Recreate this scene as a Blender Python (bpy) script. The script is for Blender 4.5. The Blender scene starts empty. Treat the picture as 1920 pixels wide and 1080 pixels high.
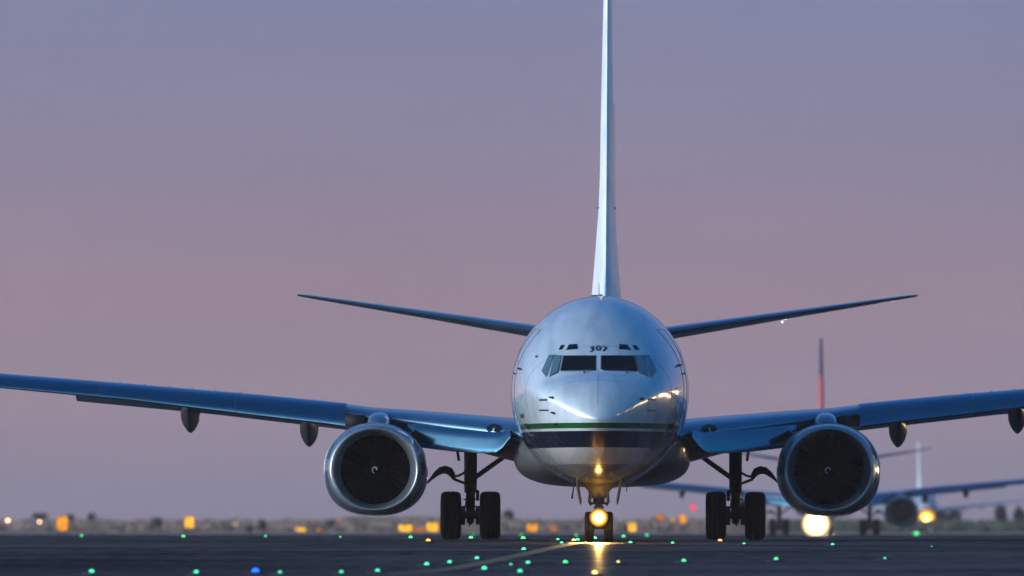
import bpy, bmesh, math, random
from mathutils import Vector, Matrix
from mathutils.bvhtree import BVHTree

R = math.radians
PI = math.pi
scene = bpy.context.scene
col = scene.collection

# ------------------------------------------------------------------ camera
FPX = 23450.0                      # focal length in pixels of the 1920 wide photograph
HOR = 1001.3                       # pixel row of eye level
CAMZ = 0.12
cam_d = bpy.data.cameras.new('camera')
cam = bpy.data.objects.new('camera', cam_d)
col.objects.link(cam)
cam_d.sensor_width = 36.0
cam_d.lens = 36.0 * FPX / 1920.0
cam.location = (0, 0, CAMZ)
cam.rotation_euler = (R(90) + math.atan((HOR - 540) / FPX), 0, 0)
cam_d.clip_start = 0.5
cam_d.clip_end = 30000
cam_d.dof.use_dof = True
cam_d.dof.focus_distance = 258.0
cam_d.dof.aperture_fstop = 2.8
scene.camera = cam

# ------------------------------------------------------------------ world
SUN_AZ = math.atan2(-0.96, -0.30)   # compass angle of the afterglow, from +Y towards +X
world = bpy.data.worlds.new('World')
scene.world = world
world.use_nodes = True
wn = world.node_tree
wn.nodes.clear()


def N(nt, typ, **kw):
    n = nt.nodes.new(typ)
    for k, v in kw.items():
        setattr(n, k, v)
    return n


def L(nt, a, b):
    nt.links.new(a, b)


def setramp(node, stops):
    cr = node.color_ramp
    while len(cr.elements) > 1:
        cr.elements.remove(cr.elements[-1])
    cr.elements[0].position = stops[0][0]
    cr.elements[0].color = (*stops[0][1], 1)
    for p, c in stops[1:]:
        e = cr.elements.new(p)
        e.color = (*c, 1)


def math_node(nt, op, a=None, b=None, clamp=False):
    n = N(nt, 'ShaderNodeMath', operation=op)
    n.use_clamp = clamp
    for i, v in enumerate((a, b)):
        if v is None:
            continue
        if isinstance(v, (int, float)):
            n.inputs[i].default_value = v
        else:
            L(nt, v, n.inputs[i])
    return n.outputs[0]


def vdot(nt, v, d):
    n = N(nt, 'ShaderNodeVectorMath', operation='DOT_PRODUCT')
    L(nt, v, n.inputs[0])
    n.inputs[1].default_value = d
    return n.outputs['Value']


tc = N(wn, 'ShaderNodeTexCoord')
direc = tc.outputs['Generated']
sep = N(wn, 'ShaderNodeSeparateXYZ')
L(wn, direc, sep.inputs[0])
up = math_node(wn, 'MAXIMUM', sep.outputs['Z'], 0.0)
h = math_node(wn, 'SQRT', up)
# elevation e degrees -> sqrt(sin e): 0.5->.093 1->.132 1.5->.162 2->.187 2.45->.207 10->.417 30->.707
ramp = N(wn, 'ShaderNodeValToRGB')
setramp(ramp, [(0.0, (0.225, 0.198, 0.295)), (0.06, (0.240, 0.208, 0.300)), (0.100, (0.300, 0.216, 0.284)),
               (0.140, (0.315, 0.222, 0.290)), (0.170, (0.268, 0.226, 0.325)), (0.207, (0.218, 0.230, 0.372)),
               (0.30, (0.18, 0.22, 0.42)), (0.45, (0.09, 0.20, 0.46)), (0.70, (0.012, 0.125, 0.42)),
               (1.0, (0.004, 0.07, 0.26))])
L(wn, h, ramp.inputs[0])
# right side of the view is a little bluer
side = math_node(wn, 'MULTIPLY', sep.outputs['X'], 5.0)
side = math_node(wn, 'ADD', side, 0.2, True)
sd = N(wn, 'ShaderNodeMixRGB', blend_type='MULTIPLY')
L(wn, side, sd.inputs[0])
L(wn, ramp.outputs[0], sd.inputs[1])
sd.inputs[2].default_value = (0.94, 1.0, 1.04, 1)
# away from the view the dusk sky is a clean deep blue
rampb = N(wn, 'ShaderNodeValToRGB')
setramp(rampb, [(0.0, (0.22, 0.28, 0.42)), (0.2, (0.06, 0.27, 0.52)), (0.45, (0.0, 0.25, 0.56)), (0.70, (0.0, 0.125, 0.36)), (1.0, (0.0, 0.065, 0.21))])
L(wn, h, rampb.inputs[0])
bk = N(wn, 'ShaderNodeMapRange')
bk.interpolation_type = 'SMOOTHSTEP'
bk.inputs['From Min'].default_value = 0.93
bk.inputs['From Max'].default_value = 0.35
L(wn, sep.outputs['Y'], bk.inputs['Value'])
sb = N(wn, 'ShaderNodeMixRGB', blend_type='MIX')
L(wn, bk.outputs[0], sb.inputs[0])
L(wn, sd.outputs[0], sb.inputs[1])
L(wn, rampb.outputs[0], sb.inputs[2])
# thin, barely visible layers of high haze
nzm = N(wn, 'ShaderNodeMapping')
nzm.inputs['Scale'].default_value = (30, 30, 110)
L(wn, direc, nzm.inputs[0])
nz = N(wn, 'ShaderNodeTexNoise')
nz.inputs['Scale'].default_value = 1.0
nz.inputs['Detail'].default_value = 7
L(wn, nzm.outputs[0], nz.inputs['Vector'])
nzr = N(wn, 'ShaderNodeMapRange')
nzr.inputs['From Min'].default_value = 0.3
nzr.inputs['From Max'].default_value = 0.7
nzr.inputs['To Min'].default_value = 0.975
nzr.inputs['To Max'].default_value = 1.025
L(wn, nz.outputs['Fac'], nzr.inputs['Value'])
sn = N(wn, 'ShaderNodeVectorMath', operation='SCALE')
L(wn, sb.outputs[0], sn.inputs[0])
L(wn, nzr.outputs[0], sn.inputs['Scale'])
# afterglow lobes
g = Vector((math.sin(SUN_AZ), math.cos(SUN_AZ), 0.10)).normalized()
dg = math_node(wn, 'MAXIMUM', vdot(wn, direc, tuple(g)), 0.0)
wide = math_node(wn, 'POWER', dg, 5.0)
low = math_node(wn, 'POWER', math_node(wn, 'SUBTRACT', 1.0, up, True), 3.0)
wide = math_node(wn, 'MULTIPLY', wide, low)
nar = math_node(wn, 'MULTIPLY', math_node(wn, 'POWER', dg, 5.0),
                math_node(wn, 'POWER', math_node(wn, 'SUBTRACT', 1.0, up, True), 14.0))


def scaled(fac, c):
    m = N(wn, 'ShaderNodeMixRGB', blend_type='MIX')
    m.inputs[1].default_value = (0, 0, 0, 1)
    m.inputs[2].default_value = (*c, 1)
    m.use_clamp = False
    L(wn, fac, m.inputs[0])
    return m.outputs[0]


def addc(a, b):
    m = N(wn, 'ShaderNodeMixRGB', blend_type='ADD')
    m.inputs[0].default_value = 1
    L(wn, a, m.inputs[1])
    L(wn, b, m.inputs[2])
    return m.outputs[0]


skycol = addc(addc(sn.outputs[0], scaled(wide, (12.5, 16.0, 18.0))), scaled(nar, (9, 5.2, 4.0)))
bg = N(wn, 'ShaderNodeBackground')
L(wn, skycol, bg.inputs[0])
bg.inputs[1].default_value = 1.0
sky = N(wn, 'ShaderNodeTexSky')
sky.sky_type = 'NISHITA'
sky.sun_disc = False
sky.sun_elevation = R(-3)
sky.sun_rotation = SUN_AZ % (2 * PI)
bg2 = N(wn, 'ShaderNodeBackground')
L(wn, sky.outputs[0], bg2.inputs[0])
bg2.inputs[1].default_value = 0.05
ads = N(wn, 'ShaderNodeAddShader')
wo = N(wn, 'ShaderNodeOutputWorld')
L(wn, bg.outputs[0], ads.inputs[0])
L(wn, bg2.outputs[0], ads.inputs[1])
L(wn, ads.outputs[0], wo.inputs[0])

sun_d = bpy.data.lights.new('sun', 'SUN')
sun_d.energy = 0.9
sun_d.angle = R(12)
sun_d.color = (1.0, 0.80, 0.68)
sun = bpy.data.objects.new('sun', sun_d)
sun.rotation_euler = Vector((math.sin(SUN_AZ), math.cos(SUN_AZ), 0.06)).to_track_quat('Z', 'Y').to_euler()
col.objects.link(sun)

scene.view_settings.view_transform = 'Standard'
scene.view_settings.look = 'None'
scene.view_settings.exposure = 0
scene.view_settings.gamma = 1
scene.render.engine = 'CYCLES'
scene.cycles.use_denoising = True
scene.cycles.sample_clamp_indirect = 6.0
scene.cycles.max_bounces = 6
scene.cycles.volume_bounces = 0

# ------------------------------------------------------------------ the lie of the land


def ground_z(D):
    pts = [(270, 0.0), (800, 0.05), (1000, 0.13), (1150, 0.23), (1500, 0.72), (1900, 1.50), (2300, 1.62),
           (3500, 1.62), (12000, 1.62)]
    if D < 270:
        t = 270 - D
        if t <= 100:
            return -(0.0030 * t + 1.5e-5 * t * t)
        if D > 0:
            return -0.45 - 0.006 * (t - 100)
        return -1.47
    for (a, za), (b, zb) in zip(pts, pts[1:]):
        if D <= b:
            return za + (zb - za) * (D - a) / (b - a)
    return 1.62


def at(px, py, D):
    """photo pixel at a known distance -> world point"""
    return Vector(((px - 960) * D / FPX, D, CAMZ + (HOR - py) * D / FPX))


def ground_at(px, py):
    """where the line of sight meets the ground"""
    lo, hi = 60.0, 1600.0
    D = 165.0
    while D < 2400:
        if CAMZ + (HOR - py) * D / FPX <= ground_z(D) + 1e-4:
            break
        D += 0.5
    return Vector(((px - 960) * D / FPX, D, ground_z(D)))


# ------------------------------------------------------------------ materials
MATS = {}


def pbr(name, base, rough=0.5, metal=0.0, coat=0.0, coat_rough=0.05, spec=0.5, emis=None, estr=0.0, coat_ior=1.5,
        noise=None):
    m = bpy.data.materials.new(name)
    m.use_nodes = True
    nt = m.node_tree
    b = nt.nodes['Principled BSDF']
    b.inputs['Base Color'].default_value = (*base, 1)
    b.inputs['Roughness'].default_value = rough
    b.inputs['Metallic'].default_value = metal
    b.inputs['Coat Weight'].default_value = coat
    b.inputs['Coat Roughness'].default_value = coat_rough
    b.inputs['Coat IOR'].default_value = coat_ior
    b.inputs['Specular IOR Level'].default_value = spec
    if emis:
        b.inputs['Emission Color'].default_value = (*emis, 1)
        b.inputs['Emission Strength'].default_value = estr
    if noise:
        sc, amt = noise
        t = N(nt, 'ShaderNodeTexCoord')
        n = N(nt, 'ShaderNodeTexNoise')
        n.inputs['Scale'].default_value = sc
        n.inputs['Detail'].default_value = 5
        L(nt, t.outputs['Object'], n.inputs['Vector'])
        r = N(nt, 'ShaderNodeValToRGB')
        setramp(r, [(0.3, tuple(c * (1 - amt) for c in base)), (0.7, tuple(min(1, c * (1 + amt)) for c in base))])
        L(nt, n.outputs['Fac'], r.inputs[0])
        L(nt, r.outputs[0], b.inputs['Base Color'])
        mr = N(nt, 'ShaderNodeMapRange')
        mr.inputs['To Min'].default_value = rough * 0.8
        mr.inputs['To Max'].default_value = min(1, rough * 1.3 + 0.03)
        L(nt, n.outputs['Fac'], mr.inputs['Value'])
        L(nt, mr.outputs[0], b.inputs['Roughness'])
    MATS[name] = m
    return m


def emit(name, c, s):
    m = bpy.data.materials.new(name)
    m.use_nodes = True
    nt = m.node_tree
    nt.nodes.clear()
    e = N(nt, 'ShaderNodeEmission')
    e.inputs[0].default_value = (*c, 1)
    e.inputs[1].default_value = s
    o = N(nt, 'ShaderNodeOutputMaterial')
    L(nt, e.outputs[0], o.inputs[0])
    MATS[name] = m
    return m


def lens_mat(name, core, rim, s_core, s_rim, radius, p=2.0):
    """a lamp lens: glare painted into the glow, hot core fading to a weak rim"""
    m = bpy.data.materials.new(name)
    m.use_nodes = True
    nt = m.node_tree
    nt.nodes.clear()
    t = N(nt, 'ShaderNodeTexCoord')
    ln = N(nt, 'ShaderNodeVectorMath', operation='LENGTH')
    L(nt, t.outputs['Object'], ln.inputs[0])
    f = math_node(nt, 'DIVIDE', ln.outputs['Value'], radius)
    f = math_node(nt, 'SUBTRACT', 1.0, f, True)
    f = math_node(nt, 'POWER', f, p)
    mx = N(nt, 'ShaderNodeMixRGB')
    L(nt, f, mx.inputs[0])
    mx.inputs[1].default_value = (*rim, 1)
    mx.inputs[2].default_value = (*core, 1)
    st = math_node(nt, 'ADD', math_node(nt, 'MULTIPLY', f, s_core), s_rim)
    e = N(nt, 'ShaderNodeEmission')
    L(nt, mx.outputs[0], e.inputs[0])
    L(nt, st, e.inputs[1])
    o = N(nt, 'ShaderNodeOutputMaterial')
    L(nt, e.outputs[0], o.inputs[0])
    MATS[name] = m
    return m


def banded(name, bands, rough=0.22, axis='Z', coat=1.0, coat_ior=1.85, seams=True):
    """colour scheme: (height, colour) steps along the airframe's own vertical"""
    m = bpy.data.materials.new(name)
    m.use_nodes = True
    nt = m.node_tree
    b = nt.nodes['Principled BSDF']
    t = N(nt, 'ShaderNodeTexCoord')
    s = N(nt, 'ShaderNodeSeparateXYZ')
    L(nt, t.outputs['Object'], s.inputs[0])
    mr = N(nt, 'ShaderNodeMapRange')
    mr.inputs['From Max'].default_value = 14.0
    L(nt, s.outputs[axis], mr.inputs['Value'])
    r = N(nt, 'ShaderNodeValToRGB')
    r.color_ramp.interpolation = 'CONSTANT'
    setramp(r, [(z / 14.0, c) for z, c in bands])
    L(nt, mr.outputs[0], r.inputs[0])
    # rain streaks and grime: real stains with their own shape
    n = N(nt, 'ShaderNodeTexNoise')
    n.inputs['Scale'].default_value = 1.3
    n.inputs['Detail'].default_value = 6
    mp = N(nt, 'ShaderNodeMapping')
    mp.inputs['Scale'].default_value = (3.0, 0.6, 0.8)
    L(nt, t.outputs['Object'], mp.inputs[0])
    L(nt, mp.outputs[0], n.inputs['Vector'])
    r2 = N(nt, 'ShaderNodeValToRGB')
    setramp(r2, [(0.3, (0.76, 0.76, 0.78)), (0.45, (0.90, 0.90, 0.91)), (0.62, (1, 1, 1))])
    L(nt, n.outputs['Fac'], r2.inputs[0])
    mx = N(nt, 'ShaderNodeMixRGB', blend_type='MULTIPLY')
    mx.inputs[0].default_value = 1
    L(nt, r.outputs[0], mx.inputs[1])
    L(nt, r2.outputs[0], mx.inputs[2])
    L(nt, mx.outputs[0], b.inputs['Base Color'])
    b.inputs['Roughness'].default_value = rough
    b.inputs['Coat Weight'].default_value = coat
    b.inputs['Coat Roughness'].default_value = 0.06
    b.inputs['Coat IOR'].default_value = coat_ior
    bt = N(nt, 'ShaderNodeTexCoord')
    bn = N(nt, 'ShaderNodeTexNoise')
    bn.inputs['Scale'].default_value = 1.6
    bn.inputs['Detail'].default_value = 3
    L(nt, bt.outputs['Object'], bn.inputs['Vector'])
    bb = N(nt, 'ShaderNodeBump')
    bb.inputs['Strength'].default_value = 0.5
    bb.inputs['Distance'].default_value = 0.012
    L(nt, bn.outputs['Fac'], bb.inputs['Height'])
    L(nt, bb.outputs[0], b.inputs['Normal'])
    L(nt, bb.outputs[0], b.inputs['Coat Normal'])
    MATS[name] = m
    return m


WHITE = (0.62, 0.68, 0.73)
banded('livery_white', [(0, (0.28, 0.275, 0.27)), (1.53, (0.60, 0.60, 0.58)), (1.82, (0.002, 0.004, 0.018)),  # lowest band a darker grey than the one above
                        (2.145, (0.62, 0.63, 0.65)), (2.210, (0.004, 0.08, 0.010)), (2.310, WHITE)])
banded('fin_white', [(0, (0.80, 0.83, 0.86))], rough=0.4, coat=0.12, coat_ior=1.5)
banded('fin_blue_red', [(0, (0.25, 0.04, 0.05)), (8.0, (0.50, 0.05, 0.05)), (10.3, (0.015, 0.025, 0.07))], coat=0.0, rough=.6)
banded('livery_plain', [(0, (0.20, 0.21, 0.23)), (2.1, (0.40, 0.41, 0.44))], rough=0.3, coat_ior=1.5)
banded('haze_pale', [(0, (0.45, 0.47, 0.52))], rough=0.3, coat_ior=1.5)  # one pale tone over the airframe mimics fading in haze
pbr('wing_sky_tint', (0.12, 0.23, 0.31), 0.20, 0.85, 0.7, 0.06, coat_ior=1.7, noise=(2.0, 0.04))  # blue of the reflected sky tinted into the grey base colour
_pb = pbr('slat_sky_tint', (0.15, 0.30, 0.39), 0.17, 1.0, 0.35, 0.06, noise=(2.0, 0.04))  # bare metal with the sky's blue reflection put into its base
for _m in (MATS['wing_sky_tint'], MATS['slat_sky_tint']):
    nt = _m.node_tree
    b = nt.nodes['Principled BSDF']
    bt = N(nt, 'ShaderNodeTexCoord')
    bn = N(nt, 'ShaderNodeTexNoise')
    bn.inputs['Scale'].default_value = 1.6
    bn.inputs['Detail'].default_value = 3
    L(nt, bt.outputs['Object'], bn.inputs['Vector'])
    bb = N(nt, 'ShaderNodeBump')
    bb.inputs['Strength'].default_value = 0.5
    bb.inputs['Distance'].default_value = 0.012
    L(nt, bn.outputs['Fac'], bb.inputs['Height'])
    L(nt, bb.outputs[0], b.inputs['Normal'])
    L(nt, bb.outputs[0], b.inputs['Coat Normal'])

pbr('nacelle_paint', (0.10, 0.13, 0.17), 0.18, 0.3, 1.0, 0.06, coat_ior=1.8, noise=(2.0, 0.1))
pbr('bare_metal', (0.36, 0.39, 0.44), 0.30, 0.75, noise=(4.0, 0.08))
pbr('duct', (0.006, 0.005, 0.006), 0.8, spec=.1)
pbr('fan_blade', (0.014, 0.009, 0.007), 0.5, 0.0, spec=.2)
pbr('spinner', (0.005, 0.005, 0.006), 0.6, spec=.15)
pbr('white_mark', (0.75, 0.75, 0.75), 0.5)
pbr('tyre_rubber', (0.005, 0.0035, 0.0035), 0.8, spec=0.10, noise=(9.0, 0.3))
pbr('gear_steel', (0.014, 0.010, 0.010), 0.5, 0.1, spec=.25, noise=(8.0, 0.3))
pbr('gear_light', (0.045, 0.040, 0.036), 0.45, 0.2, noise=(8.0, 0.3))
pbr('gap_shade', (0.010, 0.010, 0.012), 0.8)  # near-black for the shade in the gap beside the pylon
pbr('dark_belly', (0.085, 0.082, 0.085), 0.35, 0.0, 0.4, noise=(3.0, 0.2))
pbr('fairing_dark', (0.030, 0.034, 0.042), 0.4, 0.1, 0.2)
pbr('cockpit_glass', (0.004, 0.003, 0.005), 0.06, 0.0, spec=0.22)
pbr('side_glass_sheen', (0.10, 0.17, 0.19), 0.05, 0.0, 1.0, 0.03, coat_ior=2.0)  # teal base holds the sky reflection seen on the side panes
pbr('window_frame', (0.10, 0.12, 0.15), 0.3, 0.4)
pbr('marking_navy', (0.008, 0.012, 0.04), 0.4)
pbr('marking_dark', (0.03, 0.035, 0.05), 0.5)
pbr('beacon_red', (0.35, 0.008, 0.012), 0.2, 0.0, 0.5, emis=(1, 0.02, 0.03), estr=0.12)
pbr('post_dark', (0.02, 0.02, 0.022), 0.7)
pbr('bark', (0.05, 0.035, 0.03), 0.9)
lens_mat('nose_lamp_glare', (1.0, 0.92, 0.60), (1.0, 0.38, 0.02), 34, 0.25, 0.195, 2.3)
emit('gear_glint_glow', (1.0, 0.66, 0.20), 2.2)
lens_mat('far_lamp_glare', (1.0, 0.96, 0.80), (1.0, 0.72, 0.28), 30, 0.3, 0.95, 2.1)
lens_mat('farther_lamp_glare', (1.0, 0.75, 0.22), (1.0, 0.45, 0.02), 13, 0.25, 1.65, 2.6)
emit('glow_green', (0.07, 0.78, 0.22), 2.6)
emit('glow_teal', (0.07, 0.75, 0.40), 2.6)
emit('glow_orange', (1.0, 0.32, 0.05), 3)
emit('glow_yellow', (1.0, 0.80, 0.2), 3)
emit('glow_blue', (0.01, 0.10, 1.0), 4)
emit('sign_amber', (1.0, 0.36, 0.01), 1.15)
emit('sign_yellow', (1.0, 0.48, 0.02), 1.5)
emit('sign_dim', (0.8, 0.26, 0.03), 0.7)
emit('lamp_white', (1.0, 0.60, 0.40), 9)
emit('hangar_light', (1.0, 0.66, 0.30), 13)
emit('nav_red', (1.0, 0.09, 0.16), 1.1)
emit('dot_white', (1.0, 0.9, 0.75), 1.5)

for nm in ('sign_amber', 'sign_yellow', 'sign_dim'):
    nt = MATS[nm].node_tree          # ageing sign faces glow unevenly
    e = [n for n in nt.nodes if n.type == 'EMISSION'][0]
    t = N(nt, 'ShaderNodeTexCoord')
    n = N(nt, 'ShaderNodeTexNoise')
    n.inputs['Scale'].default_value = 2.3
    n.inputs['Detail'].default_value = 2
    L(nt, t.outputs['Object'], n.inputs['Vector'])
    mr = N(nt, 'ShaderNodeMapRange')
    mr.inputs['From Min'].default_value = .3
    mr.inputs['From Max'].default_value = .7
    st = e.inputs[1].default_value
    mr.inputs['To Min'].default_value = st * .35
    mr.inputs['To Max'].default_value = st * 1.5
    L(nt, n.outputs['Fac'], mr.inputs['Value'])
    L(nt, mr.outputs[0], e.inputs[1])

# ------------------------------------------------------------------ mesh helpers


def add_obj(name, bm, mat, parent=None, smooth=True, angle=None):
    me = bpy.data.meshes.new(name)
    bmesh.ops.recalc_face_normals(bm, faces=bm.faces)
    bm.to_mesh(me)
    bm.free()
    if smooth:
        for p in me.polygons:
            p.use_smooth = True
        if angle is not None:
            try:
                me.set_sharp_from_angle(angle=R(angle))
            except Exception:
                pass
    mats = mat if isinstance(mat, (list, tuple)) else [mat]
    for m in mats:
        me.materials.append(MATS[m])
    o = bpy.data.objects.new(name, me)
    col.objects.link(o)
    if parent is not None:
        o.parent = parent
    return o


def thing(name, label, cat, loc=(0, 0, 0), rz=0.0, group=None):
    o = bpy.data.objects.new(name, None)
    o.empty_display_size = 0.5
    col.objects.link(o)
    o.location = loc
    o.rotation_euler = (0, 0, rz)
    return tag(o, label, cat, group)


def tag(o, label=None, cat=None, group=None, kind=None):
    for k, v in (('label', label), ('category', cat), ('group', group), ('kind', kind)):
        if v:
            o[k] = v
    return o


def loft(bm, rings, cap0=True, cap1=True, closed=True):
    vs = [[bm.verts.new(p) for p in r] for r in rings]
    for a, b in zip(vs, vs[1:]):
        n = len(a)
        for i in range(n if closed else n - 1):
            j = (i + 1) % n
            try:
                bm.faces.new((a[i], a[j], b[j], b[i]))
            except ValueError:
                pass
    if closed and cap0:
        bm.faces.new(vs[0])
    if closed and cap1:
        bm.faces.new(list(reversed(vs[-1])))
    return vs


def box(bm, c, s, rot=None, bev=0.0):
    r = bmesh.ops.create_cube(bm, size=1.0)
    vs = r['verts']
    for v in vs:
        p = Vector((v.co.x * s[0], v.co.y * s[1], v.co.z * s[2]))
        if rot is not None:
            p = rot @ p
        v.co = p + Vector(c)
    if bev > 0:
        es = list({e for v in vs for e in v.link_edges})
        bmesh.ops.bevel(bm, geom=es, offset=bev, segments=2, affect='EDGES')


def tube(bm, pts, rad, n=12, sq=None):
    pts = [Vector(p) for p in pts]
    if isinstance(rad, (int, float)):
        rad = [rad] * len(pts)
    rings = []
    prev = None
    for i, p in enumerate(pts):
        d = (pts[min(i + 1, len(pts) - 1)] - pts[max(i - 1, 0)]).normalized()
        if prev is None:
            u = d.orthogonal().normalized()
        else:
            u = (prev - d * prev.dot(d)).normalized()
        prev = u
        w = d.cross(u)
        rings.append([p + (u * math.cos(2 * PI * k / n) + w * math.sin(2 * PI * k / n)) * rad[i] for k in range(n)])
    loft(bm, rings)


def lathe(bm, prof, c, axis='Y', n=48, closed_profile=False):
    """prof: list of (along, radius) revolved about an axis through c"""
    rings = []
    c = Vector(c)
    for a, r in prof:
        ring = []
        for k in range(n):
            t = 2 * PI * k / n
            if axis == 'Y':
                ring.append(c + Vector((r * math.cos(t), a, r * math.sin(t))))
            elif axis == 'X':
                ring.append(c + Vector((a, r * math.cos(t), r * math.sin(t))))
            else:
                ring.append(c + Vector((r * math.cos(t), r * math.sin(t), a)))
        rings.append(ring)
    if closed_profile:
        rings.append(rings[0])
        vs = [[bm.verts.new(p) for p in r] for r in rings[:-1]]
        vs.append(vs[0])
        for a, b in zip(vs, vs[1:]):
            for i in range(n):
                j = (i + 1) % n
                bm.faces.new((a[i], a[j], b[j], b[i]))
    else:
        loft(bm, rings)


def pchip(xs, ys):
    n = len(xs)
    hh = [xs[i + 1] - xs[i] for i in range(n - 1)]
    dl = [(ys[i + 1] - ys[i]) / hh[i] for i in range(n - 1)]
    d = [0.0] * n
    d[0], d[-1] = dl[0], dl[-1]
    for i in range(1, n - 1):
        if dl[i - 1] * dl[i] <= 0:
            d[i] = 0
        else:
            w1, w2 = 2 * hh[i] + hh[i - 1], hh[i] + 2 * hh[i - 1]
            d[i] = (w1 + w2) / (w1 / dl[i - 1] + w2 / dl[i])

    def f(x):
        if x <= xs[0]:
            return ys[0]
        if x >= xs[-1]:
            return ys[-1]
        i = max(k for k in range(n - 1) if xs[k] <= x)
        t = (x - xs[i]) / hh[i]
        return ((1 + 2 * t) * (1 - t) ** 2 * ys[i] + t * (1 - t) ** 2 * hh[i] * d[i]
                + t * t * (3 - 2 * t) * ys[i + 1] + t * t * (t - 1) * hh[i] * d[i + 1])
    return f


def superring(cx, y, cz, a, b_up, b_dn, n=64, e_up=2.0, e_dn=2.0):
    ring = []
    for k in range(n):
        t = 2 * PI * k / n
        c, s = math.cos(t), math.sin(t)
        e = e_up if s >= 0 else e_dn
        b = b_up if s >= 0 else b_dn
        ring.append(Vector((cx + a * math.copysign(abs(c) ** (2 / e), c), y, cz + b * math.copysign(abs(s) ** (2 / e), s))))
    return ring


def bvh_of(obj):
    me = obj.data
    return BVHTree.FromPolygons([v.co.copy() for v in me.vertices], [tuple(p.vertices) for p in me.polygons])


def project(bvh, x, z, off, y0=-5.0):
    hit = bvh.ray_cast(Vector((x, y0, z)), Vector((0, 1, 0)))
    if hit[0] is None:
        return None
    n = hit[1]
    if n.y > 0:
        n = -n
    return hit[0] + n * off


def patch(bm, bvh, poly, off, div=8, y0=-5.0, thick=0.012):
    """four-cornered plate laid on a curved skin, with a rim"""
    a, b, c, d = [Vector((p[0], 0, p[1])) for p in poly]
    g = []
    for i in range(div + 1):
        row = []
        for j in range(div + 1):
            u, v = i / div, j / div
            p = a.lerp(b, u).lerp(d.lerp(c, u), v)
            q = project(bvh, p.x, p.z, off, y0)
            if q is None:
                return False
            row.append(bm.verts.new(q))
        g.append(row)
    fs = []
    for i in range(div):
        for j in range(div):
            fs.append(bm.faces.new((g[i][j], g[i + 1][j], g[i + 1][j + 1], g[i][j + 1])))
    if thick:
        r = bmesh.ops.extrude_face_region(bm, geom=fs)
        for v in r['geom']:
            if isinstance(v, bmesh.types.BMVert):
                v.co += Vector((0, thick, 0))
    return True


def grow(poly, m):
    cx = sum(p[0] for p in poly) / len(poly)
    cz = sum(p[1] for p in poly) / len(poly)
    out = []
    for x, z in poly:
        dx, dz = x - cx, z - cz
        out.append((x + math.copysign(m, dx), z + math.copysign(m, dz)))
    return out


# ------------------------------------------------------------------ the airliner (own axes: nose tip y=0, ground z=0)
def px2(px, py, k, cx=1120.7):
    return ((px - cx) * k, (HOR - py) * k + CAMZ)


plane = thing('passenger_airliner', 'nearest white twin-jet airliner facing the viewer, green and navy stripes, 307 above the windscreen',
              'airplane')

ys_ = [0, .04, .12, .3, .6, 1.0, 1.4, 1.75, 2.3, 2.8, 3.5, 4.3, 5.2, 6.2, 7.2, 9, 27, 30, 33, 36, 38.5, 40]
ft = pchip(ys_, [2.42, 2.56, 2.68, 2.84, 3.02, 3.19, 3.31, 3.41, 3.76, 4.03, 4.37, 4.67, 4.88, 4.99, 5.03, 5.03, 5.03, 5.02, 4.98, 4.86, 4.62, 4.35])
fb = pchip(ys_, [2.42, 2.33, 2.21, 2.03, 1.83, 1.64, 1.50, 1.41, 1.30, 1.23, 1.165, 1.12, 1.095, 1.08, 1.08, 1.08, 1.15, 1.6, 2.3, 3.1, 3.7, 4.05])
fw = pchip(ys_, [0.0, .16, .30, .50, .74, .97, 1.14, 1.26, 1.41, 1.51, 1.62, 1.71, 1.78, 1.825, 1.84, 1.84, 1.84, 1.72, 1.38, .88, .46, .15])
fc = pchip(ys_, [2.42, 2.44, 2.48, 2.56, 2.70, 2.83, 2.92, 2.97, 3.01, 3.03, 3.04, 3.04, 3.04, 3.04, 3.04, 3.03, 3.05, 3.2, 3.5, 3.9, 4.15, 4.2])
bm = bmesh.new()
stations = [0.004, .02, .05, .1, .17, .26, .38, .5, .65, .8, .95, 1.1, 1.25, 1.4, 1.55, 1.7, 1.85, 2.0, 2.15, 2.3, 2.5, 2.7, 2.9,
            3.15, 3.4, 3.7, 4, 4.4, 4.8, 5.2, 5.7, 6.2, 6.8, 7.5, 9, 12, 16, 20, 24, 27, 28.5, 30, 31.5, 33, 34.5, 36, 37.2, 38.5, 39.3, 40]
rings = [superring(0, y, fc(y), fw(y), ft(y) - fc(y), fc(y) - fb(y), 96) for y in stations]
loft(bm, rings)
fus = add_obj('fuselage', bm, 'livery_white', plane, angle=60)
FB = bvh_of(fus)

# windscreen: four-cornered panes traced in metres from the airliner's own centre line
K1 = 0.01078


def P1(pts):
    return [px2(x, y, K1) for x, y in pts]


panes = [
    ('cockpit_glass', [(1055.5, 668), (1115.0, 668), (1115.0, 694.5), (1050, 696.5)]),
    ('cockpit_glass', [(1126.0, 668), (1187.5, 667.5), (1192.5, 696), (1126.0, 694.5)]),
    ('side_glass_sheen', [(1039, 667), (1051, 667.5), (1045, 698), (1030, 706)]),
    ('side_glass_sheen', [(1191, 667.5), (1203, 667), (1214, 706), (1196, 698)]),
    ('side_glass_sheen', [(1027.5, 666), (1036, 667), (1024.5, 707), (1015.5, 694)]),
    ('side_glass_sheen', [(1206, 667), (1216, 666), (1228.5, 693), (1218.5, 708)]),
]
eyebrows = [
    [(1050, 646.5), (1057.5, 646), (1052.5, 655), (1045.5, 655.5)],
    [(1065, 645.5), (1080.5, 644.5), (1082, 654.5), (1059.5, 656)],
    [(1159.5, 644.5), (1175.0, 646), (1182, 656), (1159, 654.5)],
    [(1183.5, 646.5), (1191, 646.5), (1197.5, 655.5), (1189, 655.5)],
]
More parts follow.
